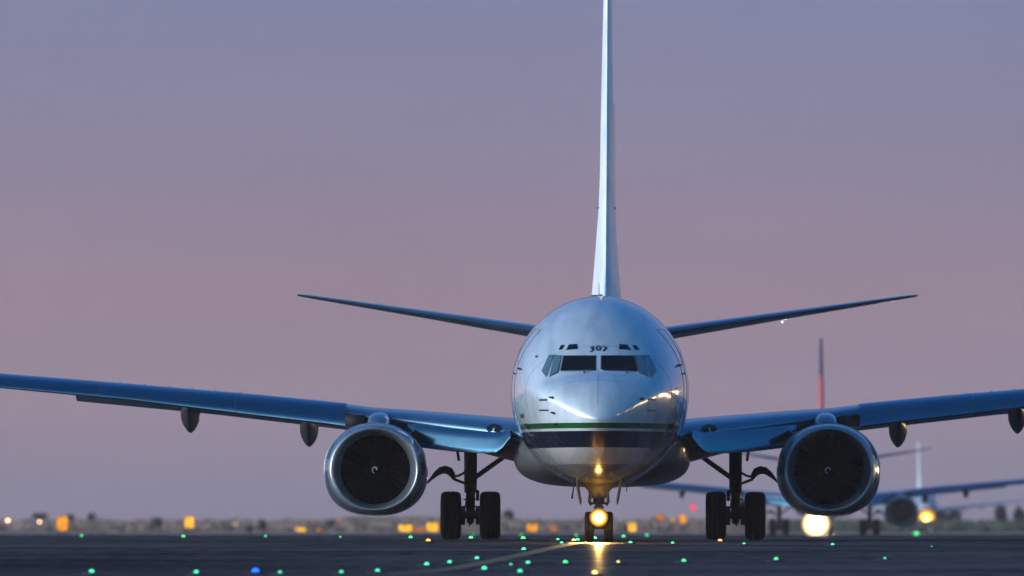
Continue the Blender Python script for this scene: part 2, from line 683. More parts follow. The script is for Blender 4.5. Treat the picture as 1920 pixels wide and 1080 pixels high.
for mt, poly in panes:
    q = P1(poly)
    bm = bmesh.new()
    patch(bm, FB, grow(q, 0.016), 0.004)
    fr = add_obj('cockpit_window', bm, 'window_frame', fus)
    bm = bmesh.new()
    patch(bm, FB, q, 0.012, thick=0)
    gl = add_obj('pane', bm, mt, fr)
for poly in eyebrows:
    q = P1(poly)
    bm = bmesh.new()
    patch(bm, FB, q, 0.006)
    add_obj('eyebrow_window', bm, 'cockpit_glass', fus)

# wipers
for s, xx in ((1, -0.30), (-1, 0.55)):
    bm = bmesh.new()
    a = project(FB, xx, 3.385, 0.03)
    b = project(FB, xx - 0.30 * s * 0.4, 3.62, 0.03)
    c = project(FB, xx + 0.02, 3.36, 0.02)
    tube(bm, [c, a], 0.018, 8)
    add_obj('wiper', bm, 'marking_dark', fus)


def text_on(bvh, s, cx, cz, h, mat, name, parent, arch=0.0, space=1.0, off=0.006, shear=0.0, wide_=1.0):
    cu = bpy.data.curves.new('t', 'FONT')
    cu.body = s
    cu.size = 1.0
    cu.align_x = 'CENTER'
    cu.space_character = space
    cu.offset = 0.035
    cu.resolution_u = 4
    ob = bpy.data.objects.new('t', cu)
    col.objects.link(ob)
    dg_ = bpy.context.evaluated_depsgraph_get()
    me = bpy.data.meshes.new_from_object(ob.evaluated_get(dg_))
    bpy.data.objects.remove(ob)
    bm = bmesh.new()
    bm.from_mesh(me)
    bmesh.ops.triangulate(bm, faces=bm.faces)
    bmesh.ops.subdivide_edges(bm, edges=bm.edges, cuts=2, use_grid_fill=True)
    w = max(v.co.x for v in bm.verts) or 1
    sc = h / 0.72
    for v in bm.verts:
        u = v.co.x / w
        p = project(bvh, cx + v.co.x * sc * wide_ + v.co.y * shear * sc, cz - h / 2 + v.co.y * sc - arch * u * u, off)
        v.co = p if p else Vector((cx, 3, cz))
    return add_obj(name, bm, mat, parent, smooth=False)


text_on(FB, '307', -0.002, 3.882, 0.105, 'marking_navy', 'fleet_number', fus, arch=0.045, space=1.15, wide_=1.5)
# maker's small stencilled panels on both sides of the nose, too small to read in the photo
for pts in ([(1011, 749), (1026, 749), (1026, 753), (1010, 753)], [(1010, 768.5), (1029, 768.5), (1029, 772), (1010, 772)],
            [(1213, 748.5), (1228, 748.5), (1228, 752), (1213, 752)], [(1212, 769), (1229, 769), (1229, 772.5), (1212, 772.5)],
            [(973, 775), (980, 775), (981, 783), (973, 783)], [(1001, 667), (1006, 665), (1007, 668), (1002, 670)]):
    bm = bmesh.new()
    if patch(bm, FB, P1(pts), 0.004, 3, thick=0.003):
        add_obj('stencil_marking', bm, 'marking_dark', fus, smooth=False)
    else:
        bm.free()
# probes and vanes
for (px_, py_, kk, ln) in ((1042, 796, .0107, .16), (1197, 796, .0107, .16), (975, 694, .0109, .10), (1268, 687, .0109, .10),
                           (1039, 775, .0107, .08), (1036, 746, .0107, .08), (1201, 748, .0107, .08)):
    x, z = px2(px_, py_, kk)
    p = project(FB, x, z, 0.0)
    if p:
        bm = bmesh.new()
        o = Vector((x - 0, 0, 0)).normalized()
        tip = p + o * 0.07 + Vector((0, -0.01, 0.02))
        tube(bm, [p - o * 0.02, tip], [0.028, 0.016], 8)
        tube(bm, [tip + Vector((0, 0.03, 0)), tip + Vector((0, -ln, 0))], [0.018, 0.010], 8)
        add_obj('pitot_probe', bm, 'marking_dark', fus)
# radome seam and centre seam: narrow sealant lines
bm = bmesh.new()
ring = superring(0, 1.12, fc(1.12), fw(1.12) + .001, ft(1.12) - fc(1.12) + .001, fc(1.12) - fb(1.12) + .001, 96)
ring.append(ring[0])
tube(bm, ring, 0.0010, 6)
add_obj('radome_seam', bm, 'marking_dark', fus)

def skin(y, z, s, off):
    zc, w = fc(y), fw(y)
    b = (ft(y) - zc) if z >= zc else (zc - fb(y))
    x = w * math.sqrt(max(0, 1 - ((z - zc) / b) ** 2))
    return Vector((s * (x + off), y, z))


for s in (-1, 1):
    bm = bmesh.new()
    ol = []
    for y, z in [(4.55, 2.35 + .1 * i) for i in range(20)] + [(4.6 + .1 * i, 4.3) for i in range(9)] + [(5.45, 4.25 - .1 * i) for i in range(20)]:
        ol.append(skin(y, z, s, .002))
    ol.append(ol[0])
    tube(bm, ol, .0045, 6)
    add_obj('cabin_door', bm, 'marking_dark', fus)
    bm = bmesh.new()
    p = skin(4.75, 3.4, s, .03)
    tube(bm, [p, p + Vector((0, .18, 0))], .02, 6)
    add_obj('door_handle', bm, 'marking_dark', fus)
for y in (2.62, 6.3):
    bm = bmesh.new()
    ring = superring(0, y, fc(y), fw(y) + .001, ft(y) - fc(y) + .001, fc(y) - fb(y) + .001, 96)
    ring.append(ring[0])
    tube(bm, ring, 0.0022, 6)
    add_obj('skin_joint', bm, 'marking_dark', fus)
bm = bmesh.new()
tube(bm, [project(FB, 0.0, z, .0005) for z in [2.7 + .05 * i for i in range(14)]], .0025, 6)
add_obj('skin_joint', bm, 'marking_dark', fus)

# roof beacon, aerials
bm = bmesh.new()
lathe(bm, [(0, .07), (.04, .065), (.09, .04), (.11, .01)], (-.03, 12.0, 5.04), 'Z', 16)
add_obj('beacon', bm, 'beacon_red', fus)
for cc, ss in (((-.04, 11.9, 5.045), (.26, .5, .03)), ((0.02, 9.0, 5.05), (.02, .35, .10)), ((-.06, 7.4, 5.035), (.24, .16, .03))):
    bm = bmesh.new()
    box(bm, cc, ss, bev=.006)
    add_obj('roof_aerial', bm, 'marking_dark', fus)
bm = bmesh.new()
tube(bm, [(-.05, 12.4, 5.0), (-.05, 12.5, 5.40)], [.012, .005], 6)
add_obj('roof_aerial', bm, 'marking_dark', fus)

# belly fairing
bm = bmesh.new()
rg = []
for y, a, b, dz in ((11.6, .9, .35, .0), (12.4, 1.45, .58, 0), (13.4, 1.74, .70, 0), (14.6, 1.88, .77, 0), (17, 1.90, .80, 0), (20, 1.90, .80, 0),
                    (22, 1.8, .72, 0), (23.5, 1.3, .5, .1), (24.5, .7, .3, .2)):
    rg.append(superring(0, y, 1.92 + dz, a, b, b * .985, 48, 2.6, 3.3))
loft(bm, rg)
add_obj('belly_fairing', bm, 'dark_belly', fus)
# blade aerials on the belly
bm = bmesh.new()
box(bm, (.55, 9.0, 1.10), (.02, .3, .2), bev=.006)
add_obj('belly_aerial', bm, 'marking_dark', fus)


def airfoil(n=16, tt=1.0, le=2.0):
    """unit chord loop, from the trailing edge over the top to the leading edge and back; half thickness .5*tt"""
    pts = []
    xs = [0.5 * (1 - math.cos(PI * i / n)) for i in range(n + 1)]

    def y(x):
        return 0.5 * tt * (2.969 * math.sqrt(x) - 1.26 * x - 3.516 * x * x + 2.843 * x ** 3 - 1.036 * x ** 4)
    for x in reversed(xs):
        pts.append((x, y(x)))
    for x in xs[1:-1]:
        pts.append((x, -y(x)))
    return pts


AF = airfoil()


def lerp_tab(tab, x):
    if x <= tab[0][0]:
        return tab[0][1:]
    for a, b in zip(tab, tab[1:]):
        if x <= b[0]:
            t = (x - a[0]) / (b[0] - a[0])
            return tuple(p + (q - p) * t for p, q in zip(a[1:], b[1:]))
    return tab[-1][1:]


# span, leading edge y, chord, top z, thickness
WT = [(1.2, 12.7, 8.9, 2.52, .86), (1.9, 13.4, 8.0, 2.59, .74), (3.9, 16.0, 5.9, 2.765, .60), (4.9, 17.2, 5.1, 2.84, .50), (5.6, 17.6, 4.7, 2.93, .42),
      (7.5, 18.5, 4.0, 3.12, .36), (10.3, 19.9, 3.25, 3.365, .29), (13.3, 21.4, 2.6, 3.615, .24), (17.1, 23.3, 1.6, 3.95, .17)]
BOT = [(1.9, 1.80), (2.6, 1.82), (3.9, 1.955), (5.57, 2.41), (7.47, 2.64), (10.3, 3.00), (13.25, 3.29), (17.1, 3.72)]


def wing_ring(s, x):
    le, ch, top, th = lerp_tab(WT, x)
    cz = top - th / 2
    return [Vector((s * x, le + u * ch, cz + v * th)) for u, v in AF]


engines = []
for s in (-1, 1):
    bm = bmesh.new()
    xs = [1.2, 1.9, 2.6, 3.2, 3.9, 4.4, 4.9, 5.3, 5.6, 6.5, 7.5, 9, 10.3, 12, 13.3, 15, 17.1]
    loft(bm, [wing_ring(s, x) for x in xs])
    wing = add_obj('wing', bm, 'wing_sky_tint', plane, angle=50)
    WB = bvh_of(wing)
    # slat: hollow nose section let forward and down from the leading edge
    bm = bmesh.new()
    prof = [(1.0, 1.0), (.75, .955), (.5, .84), (.3, .67), (.16, .48), (.07, .30), (.015, .16), (0, .08), (.03, .02), (.12, 0),
            (.2, .05), (.28, .25), (.45, .55), (.7, .8), (1.0, .93)]
    rg = []
    for x in [5.50, 6.0, 6.7, 7.47, 8.4, 9.4, 10.3, 11.3, 12.3, 13.25, 15, 16.7]:
        le, ch, top, th = lerp_tab(WT, x)
        zb = lerp_tab(BOT, x)[0]
        H = top + .006 - zb
        Lc = .34 + .05 * ch
        rg.append([Vector((s * x, le - .30 + u * (Lc + .30), zb + v * H)) for u, v in prof])
    loft(bm, rg)
    slat = add_obj('slat', bm, 'slat_sky_tint', wing, angle=50)
    for x in (7.9, 10.9, 14.0):
        le, ch, top, th = lerp_tab(WT, x)
        zb = lerp_tab(BOT, x)[0]
        H = top + .006 - zb
        Lc = .34 + .05 * ch
        bm = bmesh.new()
        tube(bm, [(s * x, le - .30 + u * (Lc + .30) - .001, zb + v * H) for u, v in prof[:10]], .007, 6)
        add_obj('slat_joint', bm, 'marking_dark', slat)
    for x in (10.5, 9.95, 9.4, 8.9, 8.4, 7.85):
        le, ch, top, th = lerp_tab(WT, x)
        bm = bmesh.new()
        box(bm, (s * x, le + ch * .32, top + .012), (.018, .16, .05), bev=.004)
        add_obj('vortex_generator', bm, 'marking_dark', wing)
    # Krueger flap: hinged panel hanging from the inner leading edge
    bm = bmesh.new()
    rg = []
    zt = [(1.92, 2.31, 2.16), (2.10, 2.285, 1.93), (2.22, 2.27, 1.84), (2.6, 2.30, 1.825), (3.2, 2.36, 1.87), (3.9, 2.44, 1.96), (4.15, 2.46, 1.99)]
    for x, t_, b_ in zt:
        le, ch, top, th = lerp_tab(WT, x)
        H = t_ - b_
        y0 = le - .02
        kp = [(0.02, 1.0), (-.04, .93), (-.13, .6), (-.20, .25), (-.235, .08), (-.235, .02), (-.21, 0), (-.17, .03), (-.10, .3), (-.03, .7), (.05, .97)]
        rg.append([Vector((s * x, y0 + u * 1.3, b_ + v * H)) for u, v in kp])
    loft(bm, rg)
    add_obj('leading_edge_flap', bm, 'slat_sky_tint', wing, angle=50)
    # dark box painting in the shaded gap beside the pylon
    bm = bmesh.new()
    box(bm, (s * 5.30, 17.42, 2.54), (.42, .50, .24), bev=.02)
    add_obj('slat_gap_shade', bm, 'gap_shade', wing)
    # landing lamp window in the root
    bm = bmesh.new()
    cx, cz = s * 2.27, 2.345
    c0 = project(WB, cx, cz, .008, 5.0)
    vs = []
    nseg = 28
    for k in range(nseg):
        t = 2 * PI * k / nseg
        q = project(WB, cx + .165 * math.cos(t), cz + .095 * math.sin(t) - .02 * s * math.cos(t) * 0, .008, 5.0)
        vs.append(bm.verts.new(q if q else c0))
    cv = bm.verts.new(c0)
    for k in range(nseg):
        bm.faces.new((cv, vs[k], vs[(k + 1) % nseg]))
    lw = add_obj('landing_light', bm, 'cockpit_glass', wing)
    bm = bmesh.new()
    for dx in (.0,):
        lathe(bm, [(0, .035), (-.012, .03), (-.02, .012)], (cx + dx, c0.y - .005, cz - .02), 'Y', 12)
    add_obj('lamp', bm, 'bare_metal', lw)
    # flap track fairings: canoe bodies under the trailing half
    for fx, top_, bot_, wd in ((6.40, 2.66, 2.07, .205), (9.02, 2.98, 2.38, .21)):
        le, ch, top, th = lerp_tab(WT, fx)
        bm = bmesh.new()
        rg = []
        y0 = le + ch * .42
        for t, f in ((0, .05), (.08, .35), (.2, .7), (.38, .97), (.55, 1), (.75, .78), (.9, .4), (1, .05)):
            zc = top_ - (top_ - bot_) * .30 * (.6 + .4 * f) - .1 * t
            ring = []
            for k in range(20):
                a = 2 * PI * k / 20
                cc, ss = math.cos(a), math.sin(a)
                zz = .34 * ss if ss > 0 else .72 * ss * (1 - .0 * cc)
                xx = cc * (1 - .35 * max(0, -ss) ** 3)
                ring.append(Vector((s * fx + wd * f * xx, y0 + t * 3.0, zc + zz * (top_ - bot_) * f)))
            rg.append(ring)
        loft(bm, rg)
        add_obj('flap_track_fairing', bm, 'fairing_dark', wing)
    # trailing edge flaps
    for (xa, xb) in ((2.0, 4.3), (5.4, 11.6)):
        bm = bmesh.new()
        rg = []
        for x in (xa, (xa + xb) / 2, xb):
            le, ch, top, th = lerp_tab(WT, x)
            y0, z0 = le + ch * .97, top - th * .55
            rg.append([Vector((s * x, y0 + u * 1.0 * math.cos(.3), z0 + v * .12 - u * 1.0 * math.sin(.3))) for u, v in AF])
        loft(bm, rg)
        add_obj('flap', bm, 'wing_sky_tint', wing)

    bm = bmesh.new()
    rg = []
    for y, f in ((14.2, .25), (15.2, .8), (16.5, 1.0), (19, 1.0), (21, .7)):
        rg.append([Vector((s * x, y, z)) for x, z in ((1.6, 1.60), (1.6 + 1.0 * f, 1.86), (1.6 + 1.0 * f, 2.0), (1.6, 2.3))])
    loft(bm, rg)
    add_obj('root_fairing', bm, 'dark_belly', wing, angle=30)

    # ---------------- engine
    ex, ez = s * 4.815, 1.485
    eng = bpy.data.objects.new('engine', None)
    col.objects.link(eng)
    eng.parent = plane
    bm = bmesh.new()
    rg = []
    for y, a, bu, bd, e in ((14.62, .985, .93, .90, 2.15), (14.8, 1.045, .965, .94, 2.3), (15.05, 1.08, .985, .965, 2.4), (15.5, 1.10, 1.0, .98, 2.45),
                            (16.2, 1.10, 1.0, .975, 2.4), (17.0, 1.05, .97, .94, 2.3), (17.8, .95, .90, .88, 2.1), (18.5, .84, .82, .80, 2.0)):
        rg.append(superring(ex, y, ez, a, bu, bd, 80, 2.05, e))
    loft(bm, rg, cap0=False, cap1=True)
    nac = add_obj('nacelle', bm, 'nacelle_paint', eng, angle=60)
    bm = bmesh.new()
    rg = []
    for y, a, bu, bd, e in ((14.625, .990, .935, .905, 2.15), (14.53, .965, .915, .885, 2.12), (14.47, .94, .895, .870, 2.08), (14.45, .915, .875, .855, 2.05),
                            (14.465, .89, .855, .84, 2.0), (14.53, .86, .832, .822, 2.0), (14.64, .82, .802, .796, 2.0), (14.80, .78, .772, .768, 2.0), (15.0, .748, .745, .745, 2.0), (15.15, .738, .738, .738, 2.0)):
        rg.append(superring(ex, y, ez, a, bu, bd, 80, 2.0, e))
    loft(bm, rg, False, False)
    add_obj('inlet_lip', bm, 'bare_metal', eng)
    bm = bmesh.new()
    rg = [superring(ex, y, ez, r_, r_, r_, 64) for y, r_ in ((15.14, .739), (15.3, .745), (15.6, .77), (15.85, .77), (15.86, .2))]
    loft(bm, rg, False, True)
    add_obj('inlet_duct', bm, 'duct', eng)
    bm = bmesh.new()
    for k in range(24):
        a = 2 * PI * k / 24
        for (r0, r1, w0, w1, t0, t1) in ((.2, .76, .035, .085, .05, .10),):
            vs = []
            for r_, w_, tw in ((r0, w0, .6), (.48, .06, .8), (r1, w1, 1.0)):
                a1, a2 = a - w_ / r_ * .9, a + w_ / r_ * .9
                vs.append((bm.verts.new((ex + r_ * math.cos(a1), 15.55, ez + r_ * math.sin(a1))),
                           bm.verts.new((ex + r_ * math.cos(a2), 15.70, ez + r_ * math.sin(a2)))))
            for (p, q), (u, v) in zip(vs, vs[1:]):
                bm.faces.new((p, q, v, u))
    add_obj('fan', bm, 'fan_blade', eng)
    bm = bmesh.new()
    lathe(bm, [(0, .002), (.02, .03), (.08, .085), (.2, .17), (.3, .215), (.36, .22)], (ex, 15.25, ez), 'Y', 32)
    sp = add_obj('spinner', bm, 'spinner', eng)
    bm = bmesh.new()
    pts, rad = [], []
    for i in range(26):
        t = i / 25
        a = -.4 + t * 4.9
        r_ = .022 + .06 * t
        yy = 15.25 + (.02 + (r_ - .03) / .055 * .06 if r_ > .03 else .014)
        pts.append((ex + r_ * math.cos(a), yy - .012, ez + r_ * math.sin(a)))
        rad.append(.008 + .009 * math.sin(PI * min(1, t * .9 + .1)))
    tube(bm, pts, rad, 8)
    add_obj('spiral_mark', bm, 'white_mark', eng)
    bm = bmesh.new()
    lathe(bm, [(0, .55), (.6, .48), (1.0, .42), (1.3, .2), (1.8, .02)], (ex, 18.3, ez), 'Y', 32)
    add_obj('exhaust_nozzle', bm, 'bare_metal', eng)
    # pylon
    bm = bmesh.new()
    rg = []
    pxx = s * 4.77
    for y, w_, zc, hz in ((15.5, .04, 2.30, .10), (15.62, .16, 2.34, .17), (15.85, .235, 2.37, .24), (16.3, .262, 2.37, .32), (16.9, .262, 2.37, .35),
                          (17.6, .26, 2.36, .355), (19.5, .24, 2.30, .33), (21.0, .12, 2.3, .2)):
        rg.append(superring(pxx, y, zc, w_, hz, hz, 32, 2.7, 2.7))
    loft(bm, rg)
    add_obj('pylon', bm, 'nacelle_paint', eng)
    for yy, da in ((15.02, .004),):
        bm = bmesh.new()
        rr_ = superring(ex, yy, ez, 1.078 + da, .984 + da, .964 + da, 80, 2.05, 2.4)
        rr_.append(rr_[0])
        tube(bm, rr_, .010, 6)
        add_obj('cowl_seam', bm, 'bare_metal', eng)
    # nacelle strake and drain
    bm = bmesh.new()
    box(bm, (ex - s * .78, 15.9, ez + .80), (.02, .9, .17), Matrix.Rotation(-s * .8, 3, 'Y'), .006)
    add_obj('nacelle_strake', bm, 'nacelle_paint', eng)

    # ---------------- horizontal tail
    bm = bmesh.new()
    rg = []
    for x, le, ch, zc, th in ((.4, 32.2, 4.4, 4.53, .34), (1.85, 33.3, 3.7, 4.77, .285), (4.5, 35.2, 2.5, 5.20, .17), (6.9, 36.95, 1.55, 5.585, .075),
                              (7.14, 37.25, 1.2, 5.62, .045)):
        rg.append([Vector((s * x, le + u * ch, zc + v * th)) for u, v in AF])
    loft(bm, rg)
    add_obj('horizontal_stabilizer', bm, 'wing_sky_tint', plane, angle=50)

    # ---------------- main gear
    gx, gy = s * 2.86, 19.5
    gear = bpy.data.objects.new('main_landing_gear', None)
    col.objects.link(gear)
    gear.parent = plane
    bm = bmesh.new()
    tube(bm, [(gx, gy, 2.4), (gx, gy, 1.30), (gx, gy, 1.02), (gx, gy, 1.0)], [.145, .14, .135, .11], 20)
    tube(bm, [(gx, gy, 1.0), (gx, gy, .50), (gx, gy, .38)], [.10, .10, .07], 20)
    box(bm, (gx, gy - .14, .80), (.13, .10, .36), bev=.02)
    box(bm, (gx, gy - .17, 1.18), (.22, .08, .16), bev=.02)
    box(bm, (gx - s * .155, gy - .1, .95), (.07, .1, .24), bev=.015)
    for zz in (.70, .86, .60):
        tube(bm, [(gx - .15, gy - .12, zz), (gx + .15, gy - .10, zz + .015)], .016, 8)
    box(bm, (gx, gy, .40), (.16, .3, .14), bev=.03)
    tube(bm, [(gx, gy - .1, .42), (gx + s * .02, gy - .14, .28)], [.04, .01], 8)
    tube(bm, [(gx + .07, gy - .14, 1.9), (gx + .09, gy - .16, 1.2), (gx + .05, gy - .15, .7), (gx + .1, gy - .1, .5)], .014, 8)
    tube(bm, [(gx - .09, gy - .14, 1.7), (gx - .05, gy - .16, 1.2), (gx - .10, gy - .15, .8), (gx - .14, gy - .1, .55)], .012, 8)
    add_obj('strut', bm, 'gear_steel', gear)
    bm = bmesh.new()
    tube(bm, [(gx - .42, gy, .52), (gx + .42, gy, .52)], .075, 16)
    for dx in (-.20, .20):
        lathe(bm, [(-.09, .10), (-.085, .20), (.085, .21), (.09, .10)], (gx + dx, gy, .52), 'X', 24)
    add_obj('axle', bm, 'gear_steel', gear)
    for dx in (-.423, .423):
        bm = bmesh.new()
        pr = [(-.16, .24), (-.205, .30), (-.222, .38), (-.215, .45), (-.185, .492), (-.14, .512), (-.09, .518), (-.085, .508), (-.07, .508), (-.065, .520),
              (-.02, .521), (-.016, .510), (.016, .510), (.02, .521), (.065, .520), (.07, .508), (.085, .508), (.09, .518), (.14, .512), (.185, .492),
              (.215, .45), (.222, .38), (.205, .30), (.16, .24)]
        lathe(bm, pr, (gx + dx, gy, .52), 'X', 56, closed_profile=True)
        add_obj('tyre', bm, 'tyre_rubber', gear)
        bm = bmesh.new()
        lathe(bm, [(-.15, .04), (-.15, .12), (-.10, .16), (-.14, .25), (.14, .25), (.10, .16), (.15, .12), (.15, .04)], (gx + dx, gy, .52), 'X', 32)
        add_obj('rim', bm, 'gear_light', gear)
    bm = bmesh.new()
    tube(bm, [(gx - s * .10, gy, 1.34), (s * 2.12, gy + .1, 1.80)], .055, 14)
    add_obj('side_brace', bm, 'gear_steel', gear)
    bm = bmesh.new()
    arc = [(3.80, 1.21), (3.70, 1.32), (3.60, 1.42), (3.50, 1.49), (3.40, 1.505), (3.31, 1.47), (3.25, 1.39), (3.22, 1.31)]
    wd = [.012, .03, .055, .075, .088, .085, .062, .035]
    rg = []
    for i, ((x, z), w_) in enumerate(zip(arc, wd)):
        a = Vector(arc[max(i - 1, 0)])
        b = Vector(arc[min(i + 1, len(arc) - 1)])
        d = (b - a).normalized()
        nx, nz = -d.y, d.x
        rg.append([Vector((s * (x + nx * q), gy + yy, z + nz * q)) for q, yy in ((-w_, -.3), (w_, -.3), (w_, .5), (-w_, .5))])
    loft(bm, rg)
    add_obj('gear_door', bm, 'gear_steel', gear, smooth=True, angle=40)
    bm = bmesh.new()
    tube(bm, [(s * 3.24, gy - .1, 1.35), (s * 3.10, gy - .12, 1.38), (s * 2.96, gy - .1, 1.46)], .026, 10)
    add_obj('door_link', bm, 'gear_steel', gear)
    bm = bmesh.new()
    tube(bm, [(s * 3.24, gy - .1, 1.31), (s * 2.98, gy - .1, 1.21)], .030, 10)
    add_obj('door_link', bm, 'gear_steel', gear)
    bm = bmesh.new()
    box(bm, (s * 3.12, gy - .4, 1.80), (.06, .1, .22), Matrix.Rotation(s * .15, 3, 'Y'), .01)
    add_obj('door_hinge', bm, 'gear_steel', gear)

# ---------------- fin and rudder
bm = bmesh.new()
rg = []
FINP = [(1, 0), (.85, .16), (.7, .31), (.55, .43), (.42, .5), (.3, .455), (.2, .37), (.1, .26), (.04, .16), (.01, .07), (0, 0),
        (.01, -.07), (.04, -.16), (.1, -.26), (.2, -.37), (.3, -.455), (.42, -.5), (.55, -.43), (.7, -.31), (.85, -.16)]
FT = [(4.75, 25.6, 12.0, .34), (5.1, 27.2, 10.2, .36), (5.5, 29.0, 8.3, .335), (6.3, 30.3, 6.6, .27), (7.5, 31.6, 5.2, .185), (8.2, 32.3, 4.6, .160),
      (10.0, 34.1, 3.5, .140), (12.3, 36.3, 2.4, .100), (12.75, 36.9, 1.9, .08)]
for z, le, ch, ht in FT:
    rg.append([Vector((v * 2 * ht, le + u * ch, z)) for u, v in FINP])
loft(bm, rg)
fin = add_obj('vertical_stabilizer', bm, 'fin_white', plane, angle=50)
bm = bmesh.new()
rg = []
for z, y0, ln, w_ in ((5.35, 36.6, 1.7, .17), (7.5, 36.6, 1.5, .13), (10.05, 37.3, 1.2, .095)):
    rg.append([Vector((.045 + w_ * q + .12 * u, y0 + u * ln, z)) for q, u in ((-.8, 0), (.8, 0), (.75, .4), (.1, 1), (-.1, 1), (-.75, .4))])
loft(bm, rg)
add_obj('rudder', bm, 'nacelle_paint', fin, smooth=False)
for s in (-1, 1):
    bm = bmesh.new()
    tube(bm, [(s * .10, 33.5, 7.50), (s * .20, 33.4, 7.53), (s * .21, 33.1, 7.50)], [.018, .015, .012], 8)
    add_obj('pitot_probe', bm, 'marking_dark', fin)
bm = bmesh.new()
lathe(bm, [(0, .002), (0, .030), (.05, .028), (.09, .02)], (4.0, 34.7, 4.96), 'Y', 12)
add_obj('tail_dot', bm, 'dot_white', plane)  # small glowing white dot under the right tailplane

# ---------------- nose gear
NG = 4.1
ng = bpy.data.objects.new('nose_landing_gear', None)
col.objects.link(ng)
ng.parent = plane
bm = bmesh.new()
tube(bm, [(0, NG, 1.6), (0, NG, 1.2), (0, NG, .78), (0, NG, .76)], [.13, .125, .12, .10], 20)
tube(bm, [(0, NG, .76), (0, NG, .26)], .065, 16)
rg = []
for z, w_, d_ in ((1.32, .40, .30), (1.20, .36, .30), (1.05, .27, .26), (.95, .185, .22), (.85, .17, .2)):
    rg.append([Vector((x * w_, NG + .02 + y * d_, z)) for x, y in ((-1, -.5), (-.8, -.62), (.8, -.62), (1, -.5), (1, .5), (-1, .5))])
loft(bm, rg)
for sx in (-1, 1):
    tube(bm, [(sx * .17, NG - .1, 1.0), (sx * .19, NG - .13, .78), (sx * .16, NG - .12, .70)], [.03, .035, .02], 10)
    tube(bm, [(sx * .30, NG - .1, 1.30), (sx * .42, NG - .2, 1.28)], .02, 8)
tube(bm, [(-.19, NG - .13, .745), (.19, NG - .13, .745)], .026, 12)
box(bm, (0, NG - .13, .66), (.20, .08, .10), bev=.02)
box(bm, (0, NG - .10, .56), (.10, .06, .24), bev=.015)
add_obj('strut', bm, 'gear_light', ng, angle=40)
bm = bmesh.new()
tube(bm, [(-.20, NG, .265), (.20, NG, .265)], .04, 12)
add_obj('axle', bm, 'gear_steel', ng)
for sx in (-1, 1):
    bm = bmesh.new()
    pr = [(-.06, .15), (-.085, .19), (-.095, .24), (-.088, .28), (-.065, .305), (-.03, .315), (-.02, .308), (-.008, .308), (0, .316),
          (.008, .308), (.02, .308), (.03, .315), (.065, .305), (.088, .28), (.095, .24), (.085, .19), (.06, .15)]
    lathe(bm, pr, (sx * .195, NG, .265), 'X', 48, closed_profile=True)
    add_obj('tyre', bm, 'tyre_rubber', ng)
    bm = bmesh.new()
    lathe(bm, [(-.06, .03), (-.05, .1), (-.06, .155), (.06, .155), (.05, .1), (.06, .03)], (sx * .195, NG, .265), 'X', 24)
    add_obj('rim', bm, 'gear_light', ng)
    # doors hang edge on to the viewer, bowed outward, lower tips flared
    bm = bmesh.new()
    rg = []
    for z, x, w_ in ((1.50, .36, .014), (1.38, .41, .022), (1.25, .435, .030), (1.05, .425, .030), (.92, .40, .030), (.84, .385, .032), (.76, .375, .022), (.72, .37, .008)):
        rg.append([Vector((sx * (x + q * w_ * .9), NG + yy, z)) for q, yy in ((-1, -.55), (0, -.62), (1, -.55), (1, .9), (-1, .9))])
    loft(bm, rg)
    add_obj('gear_door', bm, 'gear_light', ng, angle=40)
    # white blocks on the open doors, coloured pale for parts the lamp lights
    bm = bmesh.new()
    box(bm, (sx * .31, NG - .3, 1.34), (.07, .03, .10), Matrix.Rotation(sx * .5, 3, 'Y'), .01)
    add_obj('door_hinge', bm, 'white_mark', ng)
bm = bmesh.new()
tube(bm, [(-.49, NG - .5, 1.30), (-.52, NG - .52, 1.0), (-.545, NG - .53, .84)], [.014, .014, .022], 8)
add_obj('tow_lever', bm, 'gear_steel', ng)
# taxi lamp, its lens oversized for glare
lamp_o = bpy.data.objects.new('taxi_light', None)
bm = bmesh.new()
lathe(bm, [(.10, .06), (.06, .14), (0, .190), (-.02, .192), (-.02, .185), (0.0, .183)], (0, 0, 0), 'Y', 28)
tl = add_obj('taxi_light', bm, 'gear_light', ng)
tl.location = (0, NG - .36, .455)
bm = bmesh.new()
lathe(bm, [(-.045, .002), (-.043, .05), (-.036, .10), (-.024, .15), (-.012, .182)], (0, 0, 0), 'Y', 28)
tg = add_obj('lens', bm, 'nose_lamp_glare', tl)
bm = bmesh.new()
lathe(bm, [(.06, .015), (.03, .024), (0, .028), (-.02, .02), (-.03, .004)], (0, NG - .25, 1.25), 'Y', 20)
add_obj('gear_glint', bm, 'gear_glint_glow', ng)  # glowing bead added to stand for the lamp's reflection on the gear


def point_light(name, loc, e, c, r, parent=None, spot=None):
    d = bpy.data.lights.new(name, 'SPOT' if spot else 'POINT')
    d.energy = e
    d.color = c
    d.shadow_soft_size = r
    o = bpy.data.objects.new(name, d)
    col.objects.link(o)
    if parent:
        o.parent = parent
    o.location = loc
    if spot:
        d.spot_size = R(spot[0])
        d.spot_blend = 1.0
        o.rotation_euler = spot[1]
    return o


# light the nose lamp throws on its own gear, the belly and the pavement
point_light('taxi_lamp_glow', (0, NG - .62, .42), 34, (1.0, .50, .06), .05, plane)
point_light('taxi_lamp_beam', (0, NG - .60, .47), 6500, (1.0, .60, .16), .02, plane, (46, (R(85), 0, PI)))

plane.location = (1.715, 250.5, 0)
plane.rotation_euler = (0, R(.06), R(-.73))


def copy_tree(o, parent=None, swap=None, skip=()):
    if o.name.split('.')[0] in skip:
        return None
    c = o.copy()
    col.objects.link(c)
    c.parent = parent
    if o.type == 'MESH' and swap:
        for sl in c.material_slots:
            nm = sl.material.name
            if nm in swap:
                sl.link = 'OBJECT'
                sl.material = MATS[swap[nm]]
    for ch in list(o.children):
        copy_tree(ch, c, swap, skip)
    return c


